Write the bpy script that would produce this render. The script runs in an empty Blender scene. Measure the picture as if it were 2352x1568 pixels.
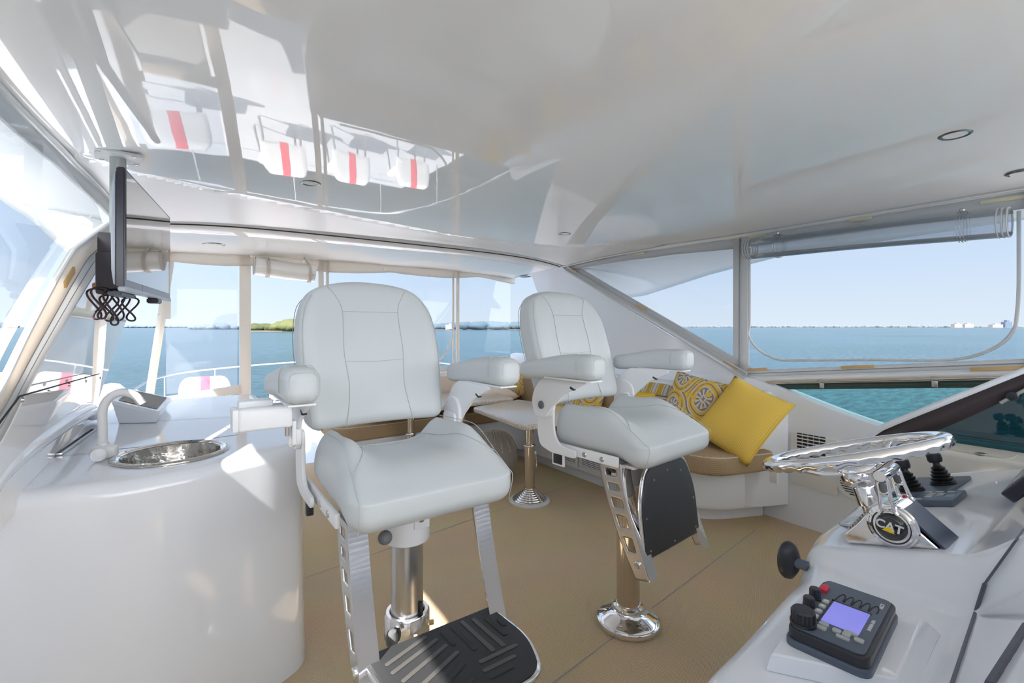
import bpy, bmesh, math, random
from mathutils import Vector, Matrix, noise
random.seed(7)
PI = math.pi
sc = bpy.context.scene
COL = sc.collection

# ------------------------------------------------------------------ camera
YAW = math.radians(35)
EYE = Vector((0, 0, 1.3))
FPX = 1081.0
HZ = 749.5
cam = bpy.data.cameras.new('camera')
camo = bpy.data.objects.new('camera', cam)
COL.objects.link(camo)
camo.location = EYE
camo.rotation_euler = (PI / 2, 0, -YAW)
cam.sensor_width = 36
cam.lens = 36 * FPX / 2352
cam.shift_y = -(784 - HZ) / 2352
cam.clip_start = 0.02
cam.clip_end = 9000
sc.camera = camo

# ------------------------------------------------------------------ world
w = bpy.data.worlds.new('sky')
sc.world = w
w.use_nodes = True
nt = w.node_tree
nt.nodes.clear()
N = nt.nodes.new
L = nt.links.new
out = N('ShaderNodeOutputWorld')
bg = N('ShaderNodeBackground')
tc = N('ShaderNodeTexCoord')
sep = N('ShaderNodeSeparateXYZ')
ramp = N('ShaderNodeValToRGB')
L(tc.outputs['Generated'], sep.inputs[0])
L(sep.outputs['Z'], ramp.inputs[0])
els = ramp.color_ramp.elements
els[0].position = 0.0
els[0].color = (0.47, 0.535, 0.60, 1)
els[1].position = 1.0
els[1].color = (0.36, 0.45, 0.64, 1)
e = els.new(0.10); e.color = (0.395, 0.485, 0.605, 1)
e = els.new(0.30); e.color = (0.315, 0.41, 0.56, 1)
e = els.new(0.55); e.color = (0.37, 0.48, 0.67, 1)
# sky glow low on the port quarter, and added fill from the sky ahead
SUN_AZ = math.radians(-114.0)   # from +Y (aft) towards -X (port)
SUN_EL = math.radians(46)
sd = Vector((math.sin(SUN_AZ) * math.cos(SUN_EL), math.cos(SUN_AZ) * math.cos(SUN_EL), math.sin(SUN_EL)))
dot = N('ShaderNodeVectorMath'); dot.operation = 'DOT_PRODUCT'
gd = Vector((math.sin(math.radians(-38)) * .99, math.cos(math.radians(-38)) * .99, .12)).normalized()   # bright haze low on the port quarter
L(tc.outputs['Generated'], dot.inputs[0]); dot.inputs[1].default_value = gd
mr = N('ShaderNodeMapRange'); mr.inputs['From Min'].default_value = 0.2; mr.inputs['From Max'].default_value = 1.0
mr.inputs['To Min'].default_value = 0.0; mr.inputs['To Max'].default_value = 0.62
L(dot.outputs['Value'], mr.inputs['Value'])
pw = N('ShaderNodeMath'); pw.operation = 'POWER'; pw.inputs[1].default_value = 2.0
L(mr.outputs[0], pw.inputs[0])
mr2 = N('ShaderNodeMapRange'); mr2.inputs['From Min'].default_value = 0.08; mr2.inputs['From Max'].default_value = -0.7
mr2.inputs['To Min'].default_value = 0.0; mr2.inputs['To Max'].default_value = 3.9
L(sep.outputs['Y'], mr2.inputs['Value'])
add = N('ShaderNodeMath'); add.operation = 'ADD'; add.inputs[1].default_value = 1.0
L(pw.outputs[0], add.inputs[0])
bg2 = N('ShaderNodeBackground'); bg2.inputs['Color'].default_value = (0.80, 0.80, 0.80, 1)   # added fill: sky ahead of the bow brightened to light the interior
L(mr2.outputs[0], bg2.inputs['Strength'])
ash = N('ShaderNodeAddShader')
L(ramp.outputs[0], bg.inputs['Color'])
L(add.outputs[0], bg.inputs['Strength'])
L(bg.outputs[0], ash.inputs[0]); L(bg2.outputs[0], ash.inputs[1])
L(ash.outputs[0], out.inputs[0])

sun = bpy.data.lights.new('sun', 'SUN')
sun.energy = 10.5
sun.angle = math.radians(0.6)
sun.color = (1.0, 0.93, 0.84)
suno = bpy.data.objects.new('sun', sun)
COL.objects.link(suno)
suno.rotation_euler = (-sd).to_track_quat('-Z', 'Y').to_euler()
suno.location = (0, 8, 6)

sc.view_settings.view_transform = 'Standard'
sc.view_settings.look = 'None'
sc.view_settings.gamma = 1
sc.view_settings.use_curve_mapping = False
sc.view_settings.exposure = 0.66
sc.cycles.max_bounces = 12
sc.cycles.diffuse_bounces = 6
sc.cycles.glossy_bounces = 6
sc.cycles.transparent_max_bounces = 24
sc.cycles.caustics_reflective = False
sc.cycles.caustics_refractive = False
sc.cycles.sample_clamp_indirect = 6
sc.cycles.use_denoising = True

# ------------------------------------------------------------------ photo rays -> real points
cY, sY = math.cos(YAW), math.sin(YAW)


def ray(px, py):
    X = (px - 1176) / FPX
    return Vector((cY * X + sY, -sY * X + cY, -(py - HZ) / FPX))


def at(px, py, Y):
    return EYE + ray(px, py) * Y


def onx(px, py, x):
    r = ray(px, py); return EYE + r * (x / r.x)


def ony(px, py, y):
    r = ray(px, py); return EYE + r * (y / r.y)


def onz(px, py, z):
    r = ray(px, py); return EYE + r * ((z - 1.3) / r.z)


# ------------------------------------------------------------------ materials
MATS = {}


def srgb(r, g, b):
    f = lambda c: (c / 255) / 12.92 if c / 255 <= 0.04045 else ((c / 255 + 0.055) / 1.055) ** 2.4
    return (f(r), f(g), f(b), 1)


def mat(name, color, rough=0.5, metal=0.0, spec=0.5, coat=0.0, bump=None, emit=None, trans=0, ior=1.45, sheen=0):
    m = bpy.data.materials.new(name)
    m.use_nodes = True
    n = m.node_tree
    p = n.nodes['Principled BSDF']
    c = tuple(color) if len(color) == 4 else (*color, 1)
    p.inputs['Base Color'].default_value = c
    p.inputs['Roughness'].default_value = rough
    p.inputs['Metallic'].default_value = metal
    p.inputs['Specular IOR Level'].default_value = spec
    p.inputs['Coat Weight'].default_value = coat
    p.inputs['Coat Roughness'].default_value = 0.03
    p.inputs['IOR'].default_value = ior
    if sheen:
        p.inputs['Sheen Weight'].default_value = sheen
    if trans:
        p.inputs['Transmission Weight'].default_value = trans
    if emit:
        p.inputs['Emission Color'].default_value = (*emit[:3], 1)
        p.inputs['Emission Strength'].default_value = emit[3]
    if bump:
        kind, scale, strength, dist = bump
        t = n.nodes.new('ShaderNodeTexCoord')
        if kind == 'noise':
            x = n.nodes.new('ShaderNodeTexNoise'); x.inputs['Scale'].default_value = scale
            x.inputs['Detail'].default_value = 3
            o = x.outputs['Fac']
        else:
            x = n.nodes.new('ShaderNodeTexVoronoi'); x.inputs['Scale'].default_value = scale
            o = x.outputs['Distance']
        n.links.new(t.outputs['Object'], x.inputs['Vector'])
        b = n.nodes.new('ShaderNodeBump')
        b.inputs['Strength'].default_value = strength
        b.inputs['Distance'].default_value = dist
        n.links.new(o, b.inputs['Height'])
        n.links.new(b.outputs[0], p.inputs['Normal'])
    MATS[name] = m
    return m


gel = mat('gelcoat', (0.83, 0.86, 0.915), 0.09, spec=0.55, coat=0.25, bump=('noise', 1.3, 0.12, 0.02))
gelceil = mat('ceiling_gelcoat', (0.91, 0.90, 0.89), 0.022, spec=0.5, coat=0.0, bump=('noise', 1.1, 0.07, 0.03))
gelmatte = mat('satin_white', (0.80, 0.80, 0.80), 0.35)
plastic = mat('white_plastic', (0.82, 0.83, 0.85), 0.3)
vinyl = mat('white_leather', (0.58, 0.615, 0.63), 0.42, bump=('voronoi', 420, 0.08, 0.001))
stitch = mat('stitching', (0.48, 0.50, 0.48), 0.8)
chrome = mat('chrome', (0.88, 0.88, 0.90), 0.04, metal=1, bump=('noise', 9, 0.04, 0.01))
bronze = mat('polished_stainless', (0.66, 0.60, 0.53), 0.13, metal=1)
alu = mat('brushed_aluminium', (0.62, 0.62, 0.62), 0.28, metal=1)
satin = mat('satin_metal', (0.58, 0.55, 0.53), 0.30, metal=1)
blackp = mat('black_plastic', (0.025, 0.027, 0.035), 0.32)
greyp = mat('dark_grey_plastic', (0.09, 0.115, 0.16), 0.38)
keyp = mat('grey_buttons', (0.42, 0.45, 0.45), 0.45)
knobm = mat('grey_knob', (0.14, 0.15, 0.16), 0.4)
rubber = mat('black_rubber', (0.03, 0.031, 0.034), 0.55, bump=('noise', 300, 0.1, 0.001))
ridge = mat('sunlit_ridge', (0.085, 0.082, 0.078), 0.45)  # lighter tone paints sun specks onto some tread ridges
slate = mat('dark_board', (0.045, 0.048, 0.056), 0.42, bump=('noise', 30, 0.1, 0.002))
darkgap = mat('dark_gap', (0.03, 0.03, 0.035), 0.7)
seamm = mat('grey_seam', (0.30, 0.31, 0.33), 0.6)
canvas = mat('cream_canvas', (0.86, 0.81, 0.75), 0.8, bump=('noise', 60, 0.15, 0.003))
canvasw = mat('white_canvas', (0.74, 0.74, 0.74), 0.7, bump=('noise', 60, 0.15, 0.003))
patchm = mat('tan_adhesive', (0.62, 0.42, 0.20), 0.7)
patchy = mat('yellowed_adhesive', (0.70, 0.67, 0.48), 0.7)
beige = mat('beige_cushion', (0.72, 0.60, 0.50), 0.8, bump=('noise', 60, 0.15, 0.003))
throwm = mat('mustard_knit', (0.80, 0.50, 0.03), 0.9, bump=('voronoi', 90, 0.9, 0.01))
yellow2 = mat('plain_yellow', (0.85, 0.52, 0.02), 0.85, bump=('noise', 200, 0.2, 0.002))
pipingm = mat('pale_piping', (0.62, 0.56, 0.47), 0.8)
redm = mat('red_plastic', (0.65, 0.02, 0.06), 0.35)
pinkm = mat('red_stripe', (0.85, 0.06, 0.12), 0.6)
woodk = mat('wooden_knob', (0.55, 0.27, 0.13), 0.5)
brown = mat('dark_brown_frame', (0.05, 0.038, 0.042), 0.25)
screenm = mat('violet_screen', (0.18, 0.17, 0.50), 0.12, emit=(0.17, 0.18, 0.58, 0.55))
mat('lamp_rim', (0.22, 0.23, 0.23), 0.25, metal=1)
lampm = mat('frosted_lens', (0.66, 0.74, 0.69), 0.25)
yellowp = mat('logo_yellow', (0.9, 0.62, 0.02), 0.4)
whitep = mat('logo_white', (0.75, 0.76, 0.78), 0.4)
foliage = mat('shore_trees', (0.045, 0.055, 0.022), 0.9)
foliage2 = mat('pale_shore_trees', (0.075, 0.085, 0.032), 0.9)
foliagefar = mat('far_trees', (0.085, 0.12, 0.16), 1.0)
sand = mat('shore_sand', (0.20, 0.165, 0.13), 1.0)
bldw = mat('far_white_building', (0.18, 0.18, 0.20), 0.9)
bldb = mat('far_blue_building', (0.07, 0.10, 0.15), 0.9)
bin_ = mat('ivory_plastic', (0.70, 0.68, 0.62), 0.25)
steelsink = mat('sink_steel', (0.50, 0.48, 0.44), 0.16, metal=1, bump=('noise', 14, 0.5, 0.02))
poufm = mat('grey_leather', (0.33, 0.30, 0.26), 0.5)
tvglass = mat('screen_glass', (0.02, 0.02, 0.022), 0.03, spec=1.0, coat=1.0)
tvm = mat('television_case', (0.035, 0.035, 0.05), 0.22)
tvsil = mat('television_silver', (0.42, 0.46, 0.52), 0.3)


def glassmat(name, tint, refl=0.06, haze=0.0, hazecol=(0.9, 0.93, 0.97), rough=0.02):
    m = bpy.data.materials.new(name)
    m.use_nodes = True
    n = m.node_tree
    n.nodes.clear()
    o = n.nodes.new('ShaderNodeOutputMaterial')
    tr = n.nodes.new('ShaderNodeBsdfTransparent'); tr.inputs[0].default_value = (*tint, 1)
    gl = n.nodes.new('ShaderNodeBsdfGlossy'); gl.inputs['Roughness'].default_value = rough
    fr = n.nodes.new('ShaderNodeFresnel'); fr.inputs[0].default_value = 1.45
    ml = n.nodes.new('ShaderNodeMath'); ml.operation = 'MULTIPLY'; ml.inputs[1].default_value = refl / 0.04
    ml.use_clamp = True
    n.links.new(fr.outputs[0], ml.inputs[0])
    mx = n.nodes.new('ShaderNodeMixShader')
    n.links.new(ml.outputs[0], mx.inputs[0])
    n.links.new(tr.outputs[0], mx.inputs[1])
    n.links.new(gl.outputs[0], mx.inputs[2])
    last = mx
    if haze:
        df = n.nodes.new('ShaderNodeBsdfDiffuse'); df.inputs[0].default_value = (*hazecol, 1)
        tl = n.nodes.new('ShaderNodeBsdfTranslucent'); tl.inputs[0].default_value = (*hazecol, 1)
        m1 = n.nodes.new('ShaderNodeMixShader'); m1.inputs[0].default_value = 0.6
        n.links.new(df.outputs[0], m1.inputs[1]); n.links.new(tl.outputs[0], m1.inputs[2])
        m2 = n.nodes.new('ShaderNodeMixShader'); m2.inputs[0].default_value = haze
        n.links.new(mx.outputs[0], m2.inputs[1]); n.links.new(m1.outputs[0], m2.inputs[2])
        last = m2
    n.links.new(last.outputs[0], o.inputs[0])
    return m


clear = glassmat('clear_vinyl', (0.93, 0.96, 0.99), 0.045, 0.022)
clearhaze = glassmat('hazy_vinyl', (0.86, 0.91, 0.97), 0.05, 0.22)
rollclear = glassmat('rolled_clear_vinyl', (0.93, 0.95, 0.98), 0.06, 0.18, (0.92, 0.93, 0.95))
tintgreen = glassmat('green_acrylic', (0.50, 0.76, 0.72), 0.03)
darkglass = glassmat('dark_windscreen_glass', (0.04, 0.09, 0.10), 0.12)


def translucent(m, k):
    n, l = m.node_tree.nodes, m.node_tree.links
    p = n['Principled BSDF']; o = n['Material Output']
    t = n.new('ShaderNodeBsdfTranslucent'); t.inputs[0].default_value = p.inputs['Base Color'].default_value
    x = n.new('ShaderNodeMixShader'); x.inputs[0].default_value = k
    l.new(p.outputs[0], x.inputs[1]); l.new(t.outputs[0], x.inputs[2]); l.new(x.outputs[0], o.inputs['Surface'])


translucent(canvas, .4)
translucent(canvasw, .4)


def nodes_of(m):
    return m.node_tree.nodes, m.node_tree.links, m.node_tree.nodes['Principled BSDF']


# carpet: woven vinyl with two seams
def carpet():
    m = mat('woven_carpet', (0.5, 0.38, 0.22), 0.85)
    n, l, p = nodes_of(m)
    t = n.new('ShaderNodeTexCoord')
    mp = n.new('ShaderNodeMapping'); mp.inputs['Rotation'].default_value = (0, 0, 0.15)
    l.new(t.outputs['Object'], mp.inputs[0])
    s = n.new('ShaderNodeSeparateXYZ'); l.new(mp.outputs[0], s.inputs[0])
    def sn(o, k, ph=0.0):
        a = n.new('ShaderNodeMath'); a.operation = 'MULTIPLY_ADD'; a.inputs[1].default_value = k; a.inputs[2].default_value = ph
        l.new(o, a.inputs[0])
        b = n.new('ShaderNodeMath'); b.operation = 'SINE'; l.new(a.outputs[0], b.inputs[0])
        return b.outputs[0]
    sx = sn(s.outputs['X'], 2 * PI / 0.007)
    sy = sn(s.outputs['Y'], 2 * PI / 0.005)
    mu = n.new('ShaderNodeMath'); mu.operation = 'MULTIPLY'; l.new(sx, mu.inputs[0]); l.new(sy, mu.inputs[1])
    nz = n.new('ShaderNodeTexNoise'); nz.inputs['Scale'].default_value = 260; l.new(t.outputs['Object'], nz.inputs['Vector'])
    nb = n.new('ShaderNodeTexNoise'); nb.inputs['Scale'].default_value = 2.2; l.new(t.outputs['Object'], nb.inputs['Vector'])
    ad = n.new('ShaderNodeMath'); ad.operation = 'MULTIPLY_ADD'; ad.inputs[1].default_value = 0.45; l.new(mu.outputs[0], ad.inputs[0]); l.new(nz.outputs['Fac'], ad.inputs[2])
    cr = n.new('ShaderNodeValToRGB'); l.new(ad.outputs[0], cr.inputs[0])
    cr.color_ramp.elements[0].position = 0.25; cr.color_ramp.elements[0].color = (0.50, 0.36, 0.20, 1)
    cr.color_ramp.elements[1].position = 0.75; cr.color_ramp.elements[1].color = (0.92, 0.74, 0.50, 1)
    mx = n.new('ShaderNodeMix'); mx.data_type = 'RGBA'; mx.blend_type = 'MULTIPLY'; mx.inputs[0].default_value = 0.25
    l.new(cr.outputs[0], mx.inputs[6]); l.new(nb.outputs['Color'], mx.inputs[7])
    l.new(mx.outputs[2], p.inputs['Base Color'])
    b = n.new('ShaderNodeBump'); b.inputs['Strength'].default_value = 0.35; b.inputs['Distance'].default_value = 0.002
    l.new(mu.outputs[0], b.inputs['Height']); l.new(b.outputs[0], p.inputs['Normal'])
    return m


carpetm = carpet()


def fabric(name, c0, c1, scale):
    m = mat(name, c0, 0.85)
    n, l, p = nodes_of(m)
    t = n.new('ShaderNodeTexCoord')
    ck = n.new('ShaderNodeTexChecker'); ck.inputs['Scale'].default_value = scale
    ck.inputs['Color1'].default_value = (*c0, 1); ck.inputs['Color2'].default_value = (*c1, 1)
    l.new(t.outputs['Object'], ck.inputs[0]); l.new(ck.outputs[0], p.inputs['Base Color'])
    b = n.new('ShaderNodeBump'); b.inputs['Strength'].default_value = 0.3; b.inputs['Distance'].default_value = 0.002
    l.new(ck.outputs['Fac'], b.inputs['Height']); l.new(b.outputs[0], p.inputs['Normal'])
    return m


cushm = fabric('tan_woven_cushion', (0.47, 0.34, 0.20), (0.31, 0.22, 0.13), 170)


def wavefab(name, axis, cols, scale, distort=0.0, rough=0.8):
    m = mat(name, cols[0][1], rough)
    n, l, p = nodes_of(m)
    t = n.new('ShaderNodeTexCoord')
    wv = n.new('ShaderNodeTexWave'); wv.inputs['Scale'].default_value = scale; wv.bands_direction = axis
    wv.inputs['Distortion'].default_value = distort; wv.inputs['Detail'].default_value = 1
    l.new(t.outputs['UV'], wv.inputs[0])
    cr = n.new('ShaderNodeValToRGB'); cr.color_ramp.interpolation = 'LINEAR'
    els = cr.color_ramp.elements
    els[0].position = cols[0][0]; els[0].color = (*cols[0][1], 1)
    els[1].position = cols[-1][0]; els[1].color = (*cols[-1][1], 1)
    for q, c in cols[1:-1]:
        ee = els.new(q); ee.color = (*c, 1)
    l.new(wv.outputs['Fac'], cr.inputs[0]); l.new(cr.outputs[0], p.inputs['Base Color'])
    return m


YL = (0.78, 0.50, 0.07)
YD = (0.55, 0.36, 0.03)
CR = (0.66, 0.61, 0.54)
GR = (0.27, 0.23, 0.21)
yellowf = wavefab('yellow_ribbed_fabric', 'X', [(0.0, (0.72, 0.47, 0.07)), (1.0, (0.85, 0.58, 0.12))], 14, 1.0)
stripef = wavefab('striped_fabric', 'X', [(0.0, YD), (0.35, YD), (0.42, CR), (0.62, CR), (0.68, GR), (1.0, CR)], 1.6)


def medallion():
    m = mat('medallion_fabric', YL, 0.85)
    n, l, p = nodes_of(m)
    t = n.new('ShaderNodeTexCoord')
    s = n.new('ShaderNodeSeparateXYZ'); l.new(t.outputs['UV'], s.inputs[0])
    def M(op, a, b=None, c=None):
        q = n.new('ShaderNodeMath'); q.operation = op
        for i, v in enumerate((a, b, c)):
            if v is None: continue
            if isinstance(v, (int, float)): q.inputs[i].default_value = v
            else: l.new(v, q.inputs[i])
        return q.outputs[0]
    # cells on a shifted lattice: 2 x 2 medallions
    u = M('MULTIPLY', s.outputs['X'], 2.0)
    v0 = M('MULTIPLY', s.outputs['Y'], 1.6)
    row = M('FLOOR', u)
    v = M('MULTIPLY_ADD', row, 0.5, v0)
    fu = M('SUBTRACT', M('FRACT', u), 0.5)
    fv = M('SUBTRACT', M('FRACT', v), 0.5)
    r = M('SQRT', M('ADD', M('MULTIPLY', fu, fu), M('MULTIPLY', M('MULTIPLY', fv, fv), 0.8)))
    ang = M('ARCTAN2', fu, fv)
    pet = M('MULTIPLY', M('SINE', M('MULTIPLY', ang, 11.0)), 0.5)
    ogee = M('ADD', r, M('MULTIPLY', M('SINE', M('MULTIPLY', ang, 4.0)), 0.02))
    cr = n.new('ShaderNodeValToRGB'); cr.color_ramp.interpolation = 'CONSTANT'
    l.new(ogee, cr.inputs[0])
    e = cr.color_ramp.elements
    e[0].position = 0; e[0].color = (*GR, 1); e[1].position = 0.60; e[1].color = (*YD, 1)
    for q, c in [(0.05, CR), (0.09, GR), (0.27, CR), (0.31, YL), (0.37, GR), (0.40, YL), (0.46, CR), (0.50, GR), (0.54, YL)]:
        k = e.new(q); k.color = (*c, 1)
    # fan petals inside the medallion
    inside = M('MULTIPLY', M('LESS_THAN', r, 0.25), M('GREATER_THAN', r, 0.06))
    petm = M('MULTIPLY', inside, M('GREATER_THAN', pet, 0.0))
    mx = n.new('ShaderNodeMix'); mx.data_type = 'RGBA'
    l.new(petm, mx.inputs[0]); l.new(cr.outputs[0], mx.inputs[6]); mx.inputs[7].default_value = (*CR, 1)
    nz = n.new('ShaderNodeTexNoise'); nz.inputs['Scale'].default_value = 9; l.new(t.outputs['UV'], nz.inputs['Vector'])
    m2 = n.new('ShaderNodeMix'); m2.data_type = 'RGBA'
    l.new(M('GREATER_THAN', nz.outputs['Fac'], 0.60), m2.inputs[0]); l.new(mx.outputs[2], m2.inputs[6]); m2.inputs[7].default_value = (*YL, 1)
    l.new(m2.outputs[2], p.inputs['Base Color'])
    return m


patf = medallion()


def stone():
    m = mat('speckled_table', (0.7, 0.66, 0.6), 0.22)
    n, l, p = nodes_of(m)
    t = n.new('ShaderNodeTexCoord')
    v = n.new('ShaderNodeTexNoise'); v.inputs['Scale'].default_value = 240; v.inputs['Detail'].default_value = 2
    l.new(t.outputs['Object'], v.inputs['Vector'])
    cr = n.new('ShaderNodeValToRGB'); l.new(v.outputs['Fac'], cr.inputs[0])
    cr.color_ramp.elements[0].position = 0.40; cr.color_ramp.elements[0].color = (0.36, 0.30, 0.23, 1)
    cr.color_ramp.elements[1].position = 0.58; cr.color_ramp.elements[1].color = (0.76, 0.71, 0.64, 1)
    l.new(cr.outputs[0], p.inputs['Base Color'])
    return m


stonem = stone()


def sea():
    m = mat('sea_water', (0.035, 0.13, 0.15), 0.16, spec=0.25, ior=1.33)
    n, l, p = nodes_of(m)
    t = n.new('ShaderNodeTexCoord')
    mp = n.new('ShaderNodeMapping'); mp.inputs['Scale'].default_value = (0.5, 1.0, 1.0); mp.inputs['Rotation'].default_value = (0, 0, 0.5)
    l.new(t.outputs['Object'], mp.inputs[0])
    a = n.new('ShaderNodeTexNoise'); a.inputs['Scale'].default_value = 1.6; a.inputs['Detail'].default_value = 8; a.inputs['Roughness'].default_value = 0.62
    l.new(mp.outputs[0], a.inputs['Vector'])
    b = n.new('ShaderNodeBump'); b.inputs['Strength'].default_value = 0.9; b.inputs['Distance'].default_value = 0.5
    l.new(a.outputs['Fac'], b.inputs['Height']); l.new(b.outputs[0], p.inputs['Normal'])
    c = n.new('ShaderNodeTexNoise'); c.inputs['Scale'].default_value = 0.02; c.inputs['Detail'].default_value = 3
    l.new(mp.outputs[0], c.inputs['Vector'])
    cr = n.new('ShaderNodeValToRGB'); l.new(c.outputs['Fac'], cr.inputs[0])
    cr.color_ramp.elements[0].position = 0.35; cr.color_ramp.elements[0].color = (0.014, 0.048, 0.070, 1)
    cr.color_ramp.elements[1].position = 0.7; cr.color_ramp.elements[1].color = (0.022, 0.064, 0.094, 1)
    c2 = n.new('ShaderNodeTexNoise'); c2.inputs['Scale'].default_value = 0.9; c2.inputs['Detail'].default_value = 5; c2.inputs['Roughness'].default_value = .6
    mp2 = n.new('ShaderNodeMapping'); mp2.inputs['Scale'].default_value = (.55, 1.9, 1); mp2.inputs['Rotation'].default_value = (0, 0, -.5)
    l.new(t.outputs['Object'], mp2.inputs[0]); l.new(mp2.outputs[0], c2.inputs['Vector'])
    r2 = n.new('ShaderNodeValToRGB'); l.new(c2.outputs['Fac'], r2.inputs[0])
    r2.color_ramp.elements[0].position = .38; r2.color_ramp.elements[0].color = (.45, .55, .6, 1)
    r2.color_ramp.elements[1].position = .62; r2.color_ramp.elements[1].color = (1.5, 1.45, 1.4, 1)
    mm_ = n.new('ShaderNodeMix'); mm_.data_type = 'RGBA'; mm_.blend_type = 'MULTIPLY'; mm_.inputs[0].default_value = 1
    l.new(cr.outputs[0], mm_.inputs[6]); l.new(r2.outputs[0], mm_.inputs[7])
    l.new(mm_.outputs[2], p.inputs['Base Color'])
    return m


seam_ = sea()


# ------------------------------------------------------------------ mesh helpers
ORG = {}


def org(o):
    return ORG.get(o.name, Vector((0, 0, 0)))


class MB:
    def __init__(s):
        s.bm = bmesh.new()
        s.uv = None

    def verts(s, pts):
        return [s.bm.verts.new(p) for p in pts]

    def face(s, vs):
        try:
            return s.bm.faces.new(vs)
        except ValueError:
            return None

    def box(s, c, size, rot=None, bev=0.0, seg=2):
        t = bmesh.new()
        bmesh.ops.create_cube(t, size=1)
        for v in t.verts:
            v.co = Vector((v.co.x * size[0], v.co.y * size[1], v.co.z * size[2]))
        if bev:
            bmesh.ops.bevel(t, geom=list(t.edges), offset=bev, segments=seg, profile=0.5, affect='EDGES')
        R = rot.to_matrix().to_4x4() if hasattr(rot, 'to_matrix') else (Matrix.Rotation(rot, 4, 'Z') if isinstance(rot, (int, float)) else (rot or Matrix.Identity(4)))
        s._merge(t, Matrix.Translation(Vector(c)) @ R)
        return s

    def _merge(s, t, M=None, f=None):
        mp = {}
        for v in t.verts:
            co = v.co.copy()
            if f: co = Vector(f(co))
            if M: co = M @ co
            mp[v] = s.bm.verts.new(co)
        for fc in t.faces:
            try:
                s.bm.faces.new([mp[v] for v in fc.verts])
            except ValueError:
                pass
        t.free()

    def rbox(s, size, r, n=6, f=None, M=None, dens=8):
        """rounded box with a dense surface, deformed by f(co)"""
        t = bmesh.new()
        bmesh.ops.create_cube(t, size=2)
        bmesh.ops.subdivide_edges(t, edges=list(t.edges), cuts=dens, use_grid_fill=True)
        h = Vector((size[0] / 2, size[1] / 2, size[2] / 2))
        rr = min(r, h.x, h.y, h.z)
        for v in t.verts:
            c = v.co
            # map [-1,1] so that samples crowd the rounded rim
            q = Vector([math.copysign(1 - (1 - abs(a)) ** 1.0, a) * hh for a, hh in zip(c, h)])
            inner = Vector([max(-hh + rr, min(hh - rr, a)) for a, hh in zip(q, h)])
            d = q - inner
            if d.length > 1e-9:
                m = max(abs(d.x), abs(d.y), abs(d.z))
                d = d.normalized() * (rr if m > 0 else 0) * min(1.0, m / rr if rr else 1)
                # faces: keep flat parts at distance r
            v.co = inner + d
        s._merge(t, M, f)
        return s

    def cyl(s, p0, p1, r0, r1=None, n=24, cap=True):
        p0, p1 = Vector(p0), Vector(p1)
        if r1 is None: r1 = r0
        ax = (p1 - p0).normalized()
        u = ax.orthogonal().normalized(); v = ax.cross(u)
        a = s.verts([p0 + (u * math.cos(2 * PI * i / n) + v * math.sin(2 * PI * i / n)) * r0 for i in range(n)])
        b = s.verts([p1 + (u * math.cos(2 * PI * i / n) + v * math.sin(2 * PI * i / n)) * r1 for i in range(n)])
        for i in range(n):
            s.face([a[i], a[(i + 1) % n], b[(i + 1) % n], b[i]])
        if cap:
            s.face(a[::-1]); s.face(b)
        return s

    def tube(s, pts, r, n=8, closed=False, rf=None, flat=None):
        pts = [Vector(p) for p in pts]
        m = len(pts)
        rings = []
        prev = None
        for i, p in enumerate(pts):
            if closed:
                d = pts[(i + 1) % m] - pts[i - 1]
            else:
                d = pts[min(i + 1, m - 1)] - pts[max(i - 1, 0)]
            d.normalize()
            if prev is None:
                u = d.orthogonal().normalized()
                if flat is not None:
                    u = (Vector(flat) - d * Vector(flat).dot(d)).normalized()
            else:
                u = (prev - d * prev.dot(d))
                u = u.normalized() if u.length > 1e-6 else d.orthogonal().normalized()
            prev = u
            v = d.cross(u)
            rad = rf(i / (m - 1)) if rf else r
            rings.append(s.verts([p + (u * math.cos(2 * PI * k / n) + v * math.sin(2 * PI * k / n)) * rad for k in range(n)]))
        rng = range(m) if closed else range(m - 1)
        for i in rng:
            a, b = rings[i], rings[(i + 1) % m]
            for k in range(n):
                s.face([a[k], a[(k + 1) % n], b[(k + 1) % n], b[k]])
        if not closed:
            s.face(rings[0][::-1]); s.face(rings[-1])
        return s

    def lathe(s, prof, c=(0, 0, 0), n=40, M=None):
        c = Vector(c)
        rings = []
        for r, z in prof:
            pts = [Vector((r * math.cos(2 * PI * i / n), r * math.sin(2 * PI * i / n), z)) for i in range(n)] if r > 1e-6 else [Vector((0, 0, z))]
            pts = [(M @ p if M else p) + c for p in pts]
            rings.append(s.verts(pts))
        for a, b in zip(rings, rings[1:]):
            for i in range(n):
                j = (i + 1) % n
                if len(a) == 1 and len(b) == 1: continue
                if len(a) == 1: s.face([a[0], b[j], b[i]])
                elif len(b) == 1: s.face([a[i], a[j], b[0]])
                else: s.face([a[i], a[j], b[j], b[i]])
        return s

    def prism(s, poly, f0, f1):
        """poly of 2-D points, f0/f1 map a 2-D point to the two ends"""
        a = s.verts([f0(*p) for p in poly]); b = s.verts([f1(*p) for p in poly])
        n = len(poly)
        s.face(a[::-1]); s.face(b)
        for i in range(n):
            s.face([a[i], a[(i + 1) % n], b[(i + 1) % n], b[i]])
        return s

    def slab(s, poly, z0, z1, r=0.0, rb=None, n=4, zf=None, taper=0.0):
        """plan polygon (ccw) with rounded top edge r and bottom edge rb"""
        rb = r if rb is None else rb
        prof = []
        for i in range(n + 1):
            t = PI / 2 * i / n
            prof.append((rb * (1 - math.sin(t)), z0 + rb * (1 - math.cos(t))) if rb else (0, z0))
            if not rb: break
        for i in range(n + 1):
            t = PI / 2 * i / n
            prof.append((r * (1 - math.cos(t)), z1 - r * (1 - math.sin(t))) if r else (0, z1))
            if not r: break
        m = len(poly)
        P = [Vector((*p, 0)) for p in poly]
        nor = []
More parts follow.
